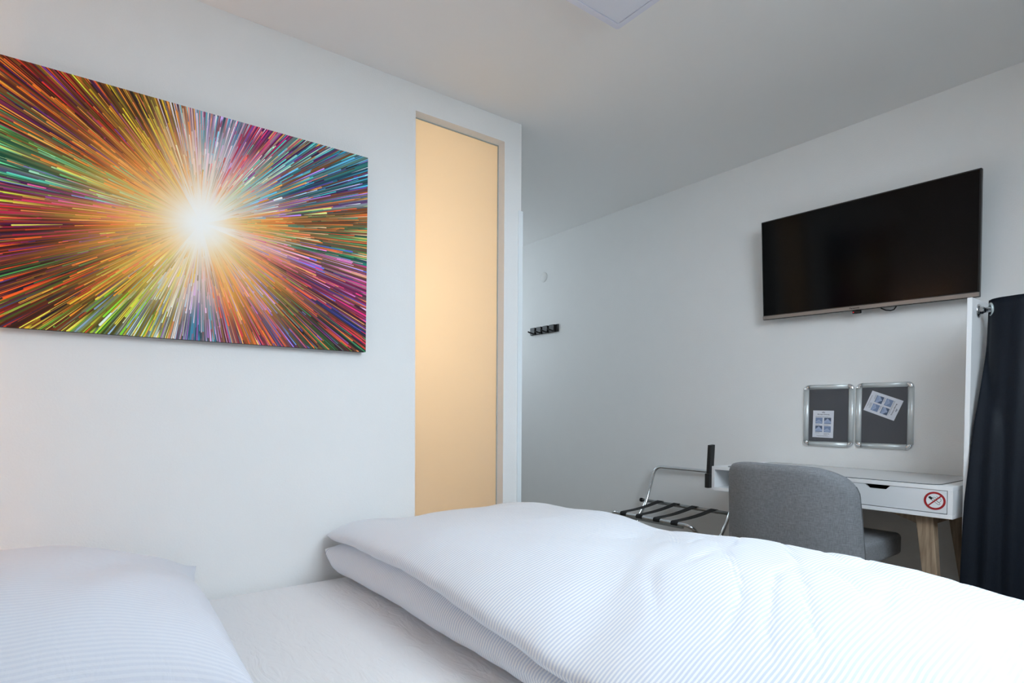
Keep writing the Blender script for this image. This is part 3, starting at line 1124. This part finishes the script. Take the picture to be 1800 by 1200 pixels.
# ------------------------------------------------------------------ ceiling lamp
lx1, ly1, lz0, ls = 1.645, 1.474, CZ - 0.052, 0.60
cl = thing('ceiling_lamp', 'square white ceiling panel lamp, switched off', 'lamp', (lx1 - ls / 2, ly1 - ls / 2, CZ))
def ring_frame(x0, x1, y0, y1, w, z0, z1, r=0.012):
    bm = B()
    def rr(x0, x1, y0, y1, r, n=5):
        out = []
        for cx_, cy_, a0 in ((x1 - r, y1 - r, 0), (x0 + r, y1 - r, 90), (x0 + r, y0 + r, 180), (x1 - r, y0 + r, 270)):
            for k in range(n + 1):
                a = math.radians(a0 + 90 * k / n)
                out.append((cx_ + r * math.cos(a), cy_ + r * math.sin(a)))
        return out
    o_, i_ = rr(x0, x1, y0, y1, r), rr(x0 + w, x1 - w, y0 + w, y1 - w, r * .6)
    n = len(o_)
    V = {}
    for nm, pl in (('o', o_), ('i', i_)):
        for zz in (z0, z1):
            V[nm, zz] = [bm.verts.new((x, y, zz)) for x, y in pl]
    for k in range(n):
        m_ = (k + 1) % n
        bm.faces.new((V['o', z0][k], V['o', z0][m_], V['o', z1][m_], V['o', z1][k]))
        bm.faces.new((V['i', z0][m_], V['i', z0][k], V['i', z1][k], V['i', z1][m_]))
        bm.faces.new((V['o', z0][m_], V['o', z0][k], V['i', z0][k], V['i', z0][m_]))
        bm.faces.new((V['o', z1][k], V['o', z1][m_], V['i', z1][m_], V['i', z1][k]))
    return bm
obj('frame', ring_frame(lx1 - ls, lx1, ly1 - ls, ly1, 0.022, lz0, CZ), M['lamp_frame'], cl)
bm = B(); box(bm, lx1 - ls + .0228, lx1 - .0228, ly1 - ls + .0228, ly1 - .0228, lz0 + .002, CZ - .004, 0.002, 2)
obj('diffuser', bm, M['opal'], cl)

# ------------------------------------------------------------------ hook rail and cover plate in the corridor
hr = thing('hook_rail', 'small black rail with four pegs on the corridor end of the TV wall', 'hook rail', (TVX, 3.65, 1.73))
bm = B(); box(bm, TVX - .012, TVX, 3.49, 3.835, 1.70, 1.762, 0.002, 1)
obj('rail', bm, M['black_matte'], hr)
for yc in (3.795, 3.715, 3.635, 3.553):
    bm = B(); box(bm, TVX - .030, TVX - .012, yc - .030, yc + .030, 1.7005, 1.7615, 0.002, 1)
    hk = obj('hook', bm, M['black_matte'], hr)
    bm = B()
    tube(bm, [(TVX - .030, yc - .015, 1.709), (TVX - .070, yc + .0, 1.722), (TVX - .076, yc + .002, 1.727)], 0.006, 10)
    obj('peg', bm, M['black_matte'], hk)
cp = B()
lathe(cp, [(0.043, 0.0), (0.043, 0.003), (0.040, 0.006), (0.0, 0.007)], (TVX, 3.683, 2.18), (-1, 0, 0), 28)
setp(obj('cover_plate', cp, M['plaster'], None), 'round white blank plate high on the corridor end of the TV wall', 'cover plate')

# ------------------------------------------------------------------ snap-frame notice boards
def board(y0, y1, z0, z1, label, dz=0.0):
    w = 0.0255
    t = thing('notice_board', label, 'notice board', (TVX, (y0 + y1) / 2, z0), 'aluminium notice boards above the desk')
    bm = B(); box(bm, TVX - .006, TVX - .001, y0 + .01, y1 - .01, z0 + .01, z1 - .01)
    obj('backing', bm, M['board'], t)
    def profile(bm, a, b, inward):
        # convex aluminium section swept from a to b, inward = unit vector to the picture
        a, b, inward = Vector(a), Vector(b), Vector(inward)
        n = 8
        sec = []
        for k in range(n + 1):
            s = k / n
            sec.append((s * w, 0.004 + 0.0105 * math.sin(PI * (0.12 + 0.88 * s) * .98) ** .7))
        sec = [(0, 0)] + sec + [(w, 0)]
        out = Vector((-1, 0, 0))
        A_ = [bm.verts.new(a + inward * s + out * h) for s, h in sec]
        B_ = [bm.verts.new(b + inward * s + out * h) for s, h in sec]
        for k in range(len(sec) - 1):
            f = bm.faces.new((A_[k], A_[k + 1], B_[k + 1], B_[k])); f.smooth = True
        bm.faces.new(A_); bm.faces.new(list(reversed(B_)))
        bmesh.ops.recalc_face_normals(bm, faces=list(bm.faces))
    for a, b, inn in (((TVX, y0 + w, z1), (TVX, y1 - w, z1), (0, 0, -1)), ((TVX, y0 + w, z0), (TVX, y1 - w, z0), (0, 0, 1)),
                      ((TVX, y0, z0 + w), (TVX, y0, z1 - w), (0, 1, 0)), ((TVX, y1, z0 + w), (TVX, y1, z1 - w), (0, -1, 0))):
        bm = B(); profile(bm, a, b, inn)
        obj('frame_bar', bm, M['alu'], t)
    for yc, sy in ((y0, 1), (y1, -1)):
        for zc, sz in ((z0, 1), (z1, -1)):
            bm = B()
            # quarter-round chrome corner swept about the inner corner
            n, m_ = 8, 8
            pv_ = (yc + sy * w, zc + sz * w)
            rows_ = []
            for i in range(n + 1):
                a = PI / 2 * i / n
                row = []
                for k in range(m_ + 1):
                    s = k / m_
                    r = w * (1 - s)
                    h = 0.0045 + 0.0115 * math.sin(PI * (0.12 + 0.88 * s) * .98) ** .7
                    row.append(bm.verts.new((TVX - h, pv_[0] - sy * r * math.cos(a), pv_[1] - sz * r * math.sin(a))))
                base_v = bm.verts.new((TVX, pv_[0] - sy * w * math.cos(a), pv_[1] - sz * w * math.sin(a)))
                rows_.append([base_v] + row)
            for i in range(n):
                for k in range(m_ + 1):
                    try:
                        f = bm.faces.new((rows_[i][k], rows_[i][k + 1], rows_[i + 1][k + 1], rows_[i + 1][k])); f.smooth = True
                    except ValueError:
                        pass
            bmesh.ops.remove_doubles(bm, verts=list(bm.verts), dist=1e-6)
            bmesh.ops.recalc_face_normals(bm, faces=list(bm.faces))
            obj('corner_cap', bm, M['chrome'], t)
    return t
board(1.2815, 1.5265, 0.861, 1.1875, 'aluminium-framed charcoal board with an upright leaflet, left one above the desk')
board(1.0245, 1.2705, 0.863, 1.1885, 'aluminium-framed charcoal board with a crooked leaflet, right one above the desk')

def leaflet(yc, zc, ang, label):
    """A6 leaflet; ang turns it clockwise as seen from the room"""
    W_, H_ = 0.1035, 0.143
    m3 = Matrix(((0, 0, -1), (-1, 0, 0), (0, 1, 0))).to_4x4()      # local x -> -Y, y -> Z, z -> -X
    mt_ = Matrix.Translation((TVX - .0072, yc, zc)) @ m3 @ Matrix.Rotation(-ang, 4, 'Z')
    t = thing('leaflet', label, 'leaflet', group='leaflets in the notice boards', mtx=mt_)
    bm = B(); box(bm, -W_ / 2, W_ / 2, -H_ / 2, H_ / 2, -.0004, 0.0004)
    obj('paper', bm, M['paper'], t, local=True)
    U = lambda u: (u - .5) * W_
    V = lambda v: (.5 - v) * H_
    vs, fs = text_mesh('Montage-Anleitung', 0.0077, 0.00012)
    obj('title', ([(v.x + U(.505), v.y + V(.157), 0.0006) for v in vs], fs), M['ink'], t, local=True)
    # emblem: small crown-like mark
    bm = B()
    for (u0, u1, v0, v1) in ((.43, .58, .062, .088), (.445, .475, .05, .062), (.487, .523, .035, .062), (.535, .565, .05, .062)):
        bm.faces.new([bm.verts.new((U(u), V(v), 0.0006)) for u, v in ((u0, v1), (u1, v1), (u1, v0), (u0, v0))])
    obj('emblem', bm, M['ink_soft'], t, local=True)
    r = random.Random(5)
    bm = B()
    for (u0, u1, v) in ((.13, .76, .215), (.13, .87, .238), (.13, .34, .515), (.13, .38, .535), (.55, .74, .525), (.55, .80, .545), (.13, .36, .815), (.13, .33, .835),
                        (.55, .82, .83), (.55, .80, .85), (.55, .82, .87), (.55, .70, .89), (.20, .76, .925), (.24, .84, .945)):
        u = u0
        while u < u1:
            e_ = min(u1, u + r.uniform(.02, .07))
            bm.faces.new([bm.verts.new((U(a), V(b), 0.0006)) for a, b in ((u, v + .011), (e_, v + .011), (e_, v), (u, v))])
            u = e_ + .012
    setp(obj('text_lines', bm, M['ink_soft'], t, local=True), kind='stuff')
    cells = ((.13, .47, .265, .485, 0), (.55, .88, .265, .49, 1), (.13, .47, .565, .795, 1), (.55, .88, .575, .80, 0))
    for q, (u0, u1, v0, v1, dark) in enumerate(cells):
        bm = B()
        def poly(pts, z, mi):
            f = bm.faces.new([bm.verts.new((U(u0 + (u1 - u0) * a), V(v0 + (v1 - v0) * b), z)) for a, b in reversed(pts)])
            f.material_index = mi
        poly(((0, 0), (1, 0), (1, 1), (0, 1)), .0006, 2 if dark else 0)
        if dark:
            poly(((0, .55), (.5, .12), (1, .6), (1, .92), (0, .92)), .0008, 1)
            poly(((.38, .22), (.5, .12), (.66, .26), (.5, .24)), .0010, 3)
        else:
            poly(((0.02, .72), (.5, .38), (.95, .85), (.6, .95), (.2, .95)), .0008, 1)
        poly(((.05, .70), (.5, .36), (.5, .42), (.07, .76)), .0011, 3)
        poly(((.5, .36), (.95, .80), (.9, .82), (.5, .42)), .0011, 3)
        obj('picture', bm, [M['photo_blue'], M['photo_light'], M['photo_dark'], M['photo_white']], t, local=True)
    return t
leaflet(1.4278, 0.9785, math.radians(1.0), 'white instruction leaflet standing upright low in the left notice board')
leaflet(1.1515, 1.0748, math.radians(112.0), 'white instruction leaflet turned on its side in the right notice board')

# ------------------------------------------------------------------ desk
DX0, DX1, DY0, DY1, DZ0, DZ1 = 2.713, 3.215, 0.732, 1.752, 0.630, 0.755
T_ = 0.0165
dk = thing('desk', 'narrow white desk with one drawer and splayed oak legs under the notice boards', 'desk', ((DX0 + DX1) / 2, (DY0 + DY1) / 2, 0))
bm = B(); box(bm, DX0, DX1, DY0, DY1, DZ1 - T_, DZ1, 0.0008, 1)
obj('desktop', bm, M['white_edge'], dk)
bm = B(); box(bm, DX0, DX1, DY0, DY1, DZ0, DZ0 + T_, 0.0008, 1)
obj('bottom_panel', bm, M['white_edge'], dk)
for y0, y1 in ((DY0, DY0 + T_), (DY1 - T_, DY1)):
    bm = B(); box(bm, DX0, DX1, y0, y1, DZ0 + T_, DZ1 - T_, 0.0006, 1)
    obj('side_panel', bm, M['white_edge'], dk)
bm = B(); box(bm, DX1 - .01, DX1 - .001, DY0 + T_, DY1 - T_, DZ0 + T_, DZ1 - T_)
obj('back_panel', bm, M['white_lacquer'], dk)
DYM = 1.235
bm = B(); box(bm, DX0 + .004, DX1 - .011, DYM, DYM + T_, DZ0 + T_, DZ1 - T_)
obj('divider', bm, M['white_lacquer'], dk)
# drawer: front board with trapezoid finger notch, box behind
g = 0.0022
fy0, fy1, fz0, fz1 = DY0 + T_ + g, DYM - g, DZ0 + T_ + .003, DZ1 - T_ - .0012
ny0, ny1, my0, my1, nd = 0.940, 1.034, 0.956, 1.018, 0.0165
def ppts(x):
    return [(x, fy0, fz0), (x, fy1, fz0), (x, fy1, fz1), (x, ny1, fz1), (x, my1, fz1 - nd), (x, my0, fz1 - nd), (x, ny0, fz1), (x, fy0, fz1)]
bm = B(); prism(bm, ppts(DX0 + .002), (0.016, 0, 0))
bmesh.ops.triangulate(bm, faces=[f for f in bm.faces if len(f.verts) > 4])
dr = obj('drawer', bm, M['white_lacquer'], dk)
bm = B()
box(bm, DX0 + .03, DX0 + .40, fy0 + .01, fy0 + .022, fz0 + .005, fz1 - .03)
box(bm, DX0 + .03, DX0 + .40, fy1 - .022, fy1 - .01, fz0 + .005, fz1 - .03)
box(bm, DX0 + .388, DX0 + .40, fy0 + .022, fy1 - .022, fz0 + .005, fz1 - .03)
box(bm, DX0 + .03, DX0 + .388, fy0 + .022, fy1 - .022, fz0 + .005, fz0 + .01)
obj('drawer_box', bm, M['black_matte'], dr)
# legs: square oak, tapered and splayed, in two trestles with a rail each
def quad_leg(bm, top, bot, wt, wb):
    t, b_ = Vector(top), Vector(bot)
    ra, rb = [], []
    for sx, sy in ((-1, -1), (1, -1), (1, 1), (-1, 1)):
        ra.append(bm.verts.new(t + Vector((sx * wt[0], sy * wt[1], 0))))
        rb.append(bm.verts.new(b_ + Vector((sx * wb[0], sy * wb[1], 0))))
    bm.faces.new(ra); bm.faces.new(list(reversed(rb)))
    for k in range(4):
        bm.faces.new((ra[k], rb[k], rb[(k + 1) % 4], ra[(k + 1) % 4]))
    bmesh.ops.recalc_face_normals(bm, faces=list(bm.faces))
    bmesh.ops.bevel(bm, geom=list(bm.edges), offset=0.003, segments=2, profile=.5, affect='EDGES')
    return bm
ym = (DY0 + DY1) / 2
for sy in (-1, 1):
    yt, yb = (0.834, 0.765) if sy < 0 else (1.560, 1.625)
    for (xt, xb) in ((2.775, 2.735), (3.145, 3.185)):
        bm = quad_leg(B(), (xt, yt, DZ0 - .001), (xb, yb, 0.0), (.024, .030), (.015, .016))
        obj('leg', bm, M['wood'], dk)
    bm = B(); box(bm, 2.80, 3.12, yt - .012, yt + .012, DZ0 - .045, DZ0 - .001, 0.002, 1)
    obj('side_rail', bm, M['wood'], dk)
bm = B()
prism(bm, [(2.775 - .010, 0.864, DZ0 - .001), (2.775 - .010, 0.864, DZ0 - .038), (2.775 - .010, 0.94, DZ0 - .012), (2.775 - .010, 1.02, DZ0 - .001)], (.022, 0, 0))
obj('brace', bm, M['wood'], dk)
bm = B()
prism(bm, [(2.775 - .010, 1.530, DZ0 - .001), (2.775 - .010, 1.530, DZ0 - .038), (2.775 - .010, 1.454, DZ0 - .012), (2.775 - .010, 1.374, DZ0 - .001)], (.022, 0, 0))
obj('brace', bm, M['wood'], dk)

# clear writing pad on the desk
pad = thing('desk_pad', 'thin clear writing pad with dark rim lying on the white desk', 'desk pad', (2.97, 1.23, DZ1))
def rrect(x0, x1, y0, y1, r, n=6):
    out = []
    for cx_, cy_, a0 in ((x1 - r, y1 - r, 0), (x0 + r, y1 - r, 90), (x0 + r, y0 + r, 180), (x1 - r, y0 + r, 270)):
        for k in range(n + 1):
            a = math.radians(a0 + 90 * k / n)
            out.append((cx_ + r * math.cos(a), cy_ + r * math.sin(a)))
    return out
pp = rrect(2.728, 3.205, 0.782, 1.69, 0.05)
bm = B(); prism(bm, [(x, y, DZ1 + .0003) for x, y in pp], (0, 0, .0018))
obj('sheet', bm, M['desk_pad'], pad)
bm = B(); tube(bm, [(x, y, DZ1 + .0014) for x, y in pp], 0.0014, 6, closed=True)
obj('rim', bm, M['mat_rim'], pad)

# no-smoking sign stuck on the drawer front
SX = DX0 + .0016
sg = thing('no_smoking_sign', 'round red and white no-smoking sticker on the white drawer front', 'sign', (SX, 0.789, 0.6955))
sy_, sz_ = 0.789, 0.6955
def hv(h, v, k):
    return (SX - 0.0002 - k * 0.0003, sy_ - h, sz_ + v)
def flat(name, polys, m, k):
    bm = B()
    for poly in polys:
        bm.faces.new([bm.verts.new(hv(h, v, k)) for h, v in poly])
    return obj(name, bm, m, sg)
def arc(r, a0, a1, n, c=(0, 0)):
    return [(c[0] + r * math.cos(math.radians(a0 + (a1 - a0) * i / n)), c[1] + r * math.sin(math.radians(a0 + (a1 - a0) * i / n))) for i in range(n + 1)]
def stroke(pts, w):
    out = []
    for (a, b) in zip(pts[:-1], pts[1:]):
        d = Vector((b[0] - a[0], b[1] - a[1])).normalized()
        nx, ny = -d.y * w / 2, d.x * w / 2
        out.append([(a[0] + nx, a[1] + ny), (b[0] + nx, b[1] + ny), (b[0] - nx, b[1] - ny), (a[0] - nx, a[1] - ny)])
    return out
R0, R1 = 0.0352, 0.0276
flat('disc', [arc(R0, 0, 360, 48)[:-1]], M['sign_white'], 0)
o_, i_ = arc(R0, 0, 360, 48), arc(R1, 0, 360, 48)
flat('ring', [[o_[k], o_[k + 1], i_[k + 1], i_[k]] for k in range(48)], M['red'], 2)
flat('bar', stroke([(-.0215, -.0215), (.0215, .0215)], 0.0052), M['red'], 2.4)
# cigarette: from upper left (dark ember) to lower right
def cg(s, t):          # s along the cigarette, t across
    d = Vector((0.80, -0.60)); n_ = Vector((0.60, 0.80))
    p = Vector((-0.0005, 0.0005)) + d * s + n_ * t
    return (p.x, p.y)
flat('cigarette', stroke([cg(-.012, .0038), cg(.018, .0038), cg(.0205, .0025), cg(.0205, -.0025), cg(.018, -.0038), cg(-.012, -.0038)], 0.0013), M['black_ink'], 1)
flat('ember', [[cg(-.010, .0046), cg(-.020, .0046), cg(-.0230, .0022), cg(-.0230, -.0022), cg(-.020, -.0046), cg(-.010, -.0046)]], M['black_ink'], 1)
sm = arc(.0075, 150, 20, 8, (-.002, .006)) + [(.0075, .001)]
flat('smoke', stroke(sm, .0012) + stroke(arc(.0085, -120, 70, 9, (.012, .0045)), .0012) + stroke([(.006, .0185), (.009, .0135), (.013, .0125)], .0012), M['black_ink'], 1)

# remote control in a holder on the left end of the desk
hd = B(); box(hd, 2.690, 2.742, DY1 + .0005, DY1 + .026, 0.640, 0.716, 0.003, 2)
setp(obj('remote_holder', hd, M['black_matte'], None), 'small black holder fixed to the left end of the white desk', 'holder')
rc = thing('remote_control', 'slim black remote control standing in the holder at the desk end', 'remote control', (2.716, DY1 + .013, 0.716))
rm_ = Matrix.Translation((2.716, DY1 + .012, 0.716)) @ Matrix.Rotation(math.radians(4.5), 4, 'X') @ Matrix.Rotation(math.radians(-3), 4, 'Y')
rc.matrix_world = rm_
bm = B(); box(bm, -.021, .021, -.009, .009, 0.0005, .152, 0.003, 2)
obj('body', bm, M['black_plastic'], rc, local=True)
bm = B()
for i in range(7):
    for j in range(3):
        box(bm, -.014 + j * .011, -.008 + j * .011, .009, .0104, .018 + i * .017, .027 + i * .017)
obj('buttons', bm, M['black_matte'], rc, local=True)

# ------------------------------------------------------------------ desk chair
ch = thing('desk_chair', 'grey woven upholstered chair pushed under the white desk, back to the bed', 'chair', (2.66, 1.21, 0))
CY = 1.238
def back_fn(w):
    # w.x thickness, w.y width, w.z height (0 at centre, half 0.235)
    v = (w.z + 0.235) / 0.47
    y = w.y * (1.035 - 0.06 * v)
    y *= 1 - (0.05 if w.y < 0 else 0.02) * sstep(0.86, 1.0, v)
    x = w.x * (1 - 0.25 * v) + 0.085 * (abs(w.y) / 0.277) ** 3 - 0.050 * (v - 0.5)
    z = w.z - (0.060 if w.y < 0 else 0.028) * (abs(w.y) / 0.277) ** 4.5 * v * v
    return Vector((2.425 + x, CY + y, 0.585 + z))
obj('backrest', rbox(0.040, 0.277, 0.235, 0.034, (3, 22, 16), 5, back_fn), M['grey_fabric'], ch)
bm = B()
sp_ = []
for k in range(25):
    z = -0.225 + 0.44 * k / 24
    sp_.append(back_fn(Vector((0.006, -0.2772, z))))
tube(bm, sp_, 0.0022, 6)
obj('piping', bm, M['seam'], ch)
bm = B()
sp_ = [back_fn(Vector((0.006, 0.2772, -0.225 + 0.44 * k / 24))) for k in range(25)]
tube(bm, sp_, 0.0022, 6)
obj('piping', bm, M['seam'], ch)
def seat_fn(w):
    z = w.z + (0.010 * (1 - (w.x / .305) ** 2) * (1 - (w.y / .24) ** 2) if w.z > 0 else 0)
    y = w.y * (1 - 0.03 * (w.x / .25))
    return Vector((2.745 + w.x, CY + y, 0.445 + z))
obj('seat', rbox(0.30, 0.245, 0.05, 0.022, (12, 12, 3), 4, seat_fn), M['grey_fabric'], ch)
bm = B(); box(bm, 2.50, 2.90, CY - .19, CY + .19, 0.375, 0.396, 0.005, 1)
obj('seat_frame', bm, M['black_matte'], ch)
for sx, sy in ((-1, -1), (1, -1), (1, 1), (-1, 1)):
    bm = B()
    tube(bm, [(2.70 + sx * .16, CY + sy * .16, 0.376), (2.70 + sx * .215, CY + sy * .215, 0.0)], [0.020, 0.012], 12)
    obj('leg', bm, M['wood'], ch)

# ------------------------------------------------------------------ folding luggage rack
lr = thing('luggage_rack', 'chrome folding luggage rack with black straps against the wall beside the desk', 'luggage rack', (2.99, 2.23, 0))
RT = 0.011
bm = B()     # tall tube: front feet, up through the hinge, back rest against the wall
LY, RYR = 2.490, 1.885
pts = [(2.775, LY, 0.012), (3.10, LY, 0.425), (3.130, LY, 0.495), (3.185, LY - .012, 0.672), (3.185, RYR + .012, 0.672), (3.130, RYR, 0.495), (3.10, RYR, 0.425), (2.775, RYR, 0.012)]
tube(bm, fillet(pts, [.05, .05, .055, .055, .05, .05], 7), RT, 14)
obj('back_tube', bm, M['chrome'], lr)
bm = B()     # second tube: rear feet, up to the front edge
L2, R2 = 2.535, 1.930
pts = [(3.18, L2, 0.012), (2.81, L2, 0.395), (2.81, R2, 0.395), (3.18, R2, 0.012)]
tube(bm, fillet(pts, [.055, .055], 7), RT, 14)
obj('front_tube', bm, M['chrome'], lr)
bm = B(); tube(bm, [(3.175, 2.578, 0.432), (3.175, 1.895, 0.432)], RT, 14)
rr_ = obj('rear_rail', bm, M['satin_metal'], lr)
for y0, y1 in ((2.578, 2.594), (1.879, 1.895)):
    bm = B(); tube(bm, [(3.175, y0, 0.432), (3.175, y1, 0.432)], 0.0135, 14)
    obj('end_cap', bm, M['black_plastic'], rr_)
bm = B(); box(bm, 2.802, 2.818, 1.99, 2.475, 0.372, 0.3935, 0.002, 1)
obj('front_rail', bm, M['satin_metal'], lr)
def strap(yr, yf, w=0.044):
    bm = B()
    path = []
    def P_(x, z): path.append((x, z))
    r = RT + .0022
    for k in range(9):
        a = math.radians(-60 - 30 + (240) * k / 8)
    # around the rear rail, across with a slight sag, around the front tube
    for a in (-70, -35, 0, 35, 65, 92):
        P_(3.175 + r * math.cos(math.radians(a)), .432 + r * math.sin(math.radians(a)))
    for k in range(1, 10):
        t = k / 10
        P_(3.175 + (2.81 - 3.175) * t, (.432 + r) + (.395 - .432) * t - .009 * math.sin(PI * t))
    for a in (92, 120, 150, 185, 220, 255):
        P_(2.81 + r * math.cos(math.radians(a)), .395 + r * math.sin(math.radians(a)))
    n = len(path)
    rows_ = []
    for i, (x, z) in enumerate(path):
        t = (3.175 - x) / (3.175 - 2.81)
        yc = yr + (yf - yr) * max(0, min(1, t))
        j0, j1 = max(0, i - 1), min(n - 1, i + 1)
        d = Vector((path[j1][0] - path[j0][0], path[j1][1] - path[j0][1])).normalized()
        nx, nz = d.y * .0009, -d.x * .0009
        rows_.append([bm.verts.new((x + s * nx, yc + q * w / 2, z + s * nz)) for s, q in ((1, -1), (1, 1), (-1, 1), (-1, -1))])
    for i in range(n - 1):
        for k in range(4):
            f = bm.faces.new((rows_[i][k], rows_[i][(k + 1) % 4], rows_[i + 1][(k + 1) % 4], rows_[i + 1][k]))
    bm.faces.new(rows_[0]); bm.faces.new(list(reversed(rows_[-1])))
    bmesh.ops.recalc_face_normals(bm, faces=list(bm.faces))
    obj('strap', bm, M['strap'], lr)
for yr, yf in ((2.43, 2.425), (2.30, 2.30), (2.165, 2.17), (2.03, 2.045)):
    strap(yr, yf)

# ------------------------------------------------------------------ open closet with curtain
CX0 = 2.748
cs = thing('closet_frame', 'tall white side panel of the curtained closet right of the desk', 'closet', (2.98, 0.70, 0))
CPY0, CPY1 = 0.696, 0.7115
bm = B(); box(bm, CX0, TVX - .002, CPY0, CPY1, 0, 1.474, 0.0008, 1)
obj('side_panel', bm, M['white_edge'], cs)
bm = B(); box(bm, CX0, TVX - .002, -0.60, -0.585, 0, 1.474, 0.0008, 1)
obj('side_panel', bm, M['white_edge'], cs)
RX, RZ = 2.822, 1.431
bm = B()
lathe(bm, [(0.0265, 0.0), (0.0265, 0.003), (0.022, 0.006), (0.0145, 0.008), (0.0145, 0.016), (0.011, 0.017), (0.011, 0.02)], (RX, CPY0, RZ), (0, -1, 0), 28)
rod_f = obj('rod_flange', bm, M['chrome'], cs)
bm = B()
lathe(bm, [(0.0265, 0.0), (0.0265, 0.003), (0.022, 0.006), (0.0145, 0.008), (0.0145, 0.016), (0.011, 0.017), (0.011, 0.02)], (RX, -0.585, RZ), (0, 1, 0), 28)
obj('rod_flange', bm, M['chrome'], cs)
bm = B(); tube(bm, [(RX, CPY0 - .002, RZ), (RX, -0.583, RZ)], 0.0105, 20)
obj('rod', bm, M['chrome'], cs)

CZT, CZB = 1.468, 0.03
NU, NV = 220, 60
vs, fs = [], []
YS, YE, YG = 0.690, -0.55, 0.658
for j in range(NV + 1):
    v = j / NV
    z = CZT + (CZB - CZT) * v
    for i in range(NU + 1):
        u = i / NU
        ye = interp(z, [0.03, 0.40, 0.70, 0.88, 1.10, 1.30, 1.468], [0.714, 0.709, 0.702, 0.691, 0.678, 0.671, 0.668])
        y = ye + (YE - ye) * u
        flare = sstep(0.0, 0.62, v)
        lead = math.exp(-(u / 0.12) ** 2)
        c = math.sin(2 * PI * (YG - y) / 0.40)
        c = math.copysign(abs(c) ** 0.6, c)
        cm = -0.6 + 1.5 * sstep(0.05, 0.36, v)
        c = c if y < YG - 0.1 else max(c, cm)
        x = RX - (0.044 + 0.012 * flare) * c - 0.046 * flare * lead
        x += (0.006 * math.sin(y * 95 + 1.2) + 0.004 * math.sin(y * 47 + v * 1.5)) * (0.35 + v) * (1 - math.exp(-(u / 0.03) ** 2))
        x += 0.010 * noise.noise(Vector((y * 7, v * 2.5, 3))) * (0.3 + v) * (1 - math.exp(-(u / 0.03) ** 2))
        zz = z
        vs.append((x, y, zz))
for j in range(NV):
    for i in range(NU):
        a = j * (NU + 1) + i
        fs.append((a, a + 1, a + NU + 2, a + NU + 1))
ctr = thing('curtain', 'floor-length dark navy curtain hanging from the chrome closet rod', 'curtain', (RX, 0.1, 0))
cc_ = obj('cloth', (vs, fs), M['navy'], ctr, smooth=True)
sol = cc_.modifiers.new('thickness', 'SOLIDIFY')
sol.thickness = 0.0022
sol.offset = 0
for k, yy in enumerate((0.658, 0.458, 0.258, 0.058, -0.142, -0.342)):
    bm = B(); ring(bm, (RX, yy, RZ), (0.45, -1, 0.1) if k == 0 else (0.3, -1, 0), 0.022, 0.0042)
    obj('grommet', bm, M['grommet'], ctr)
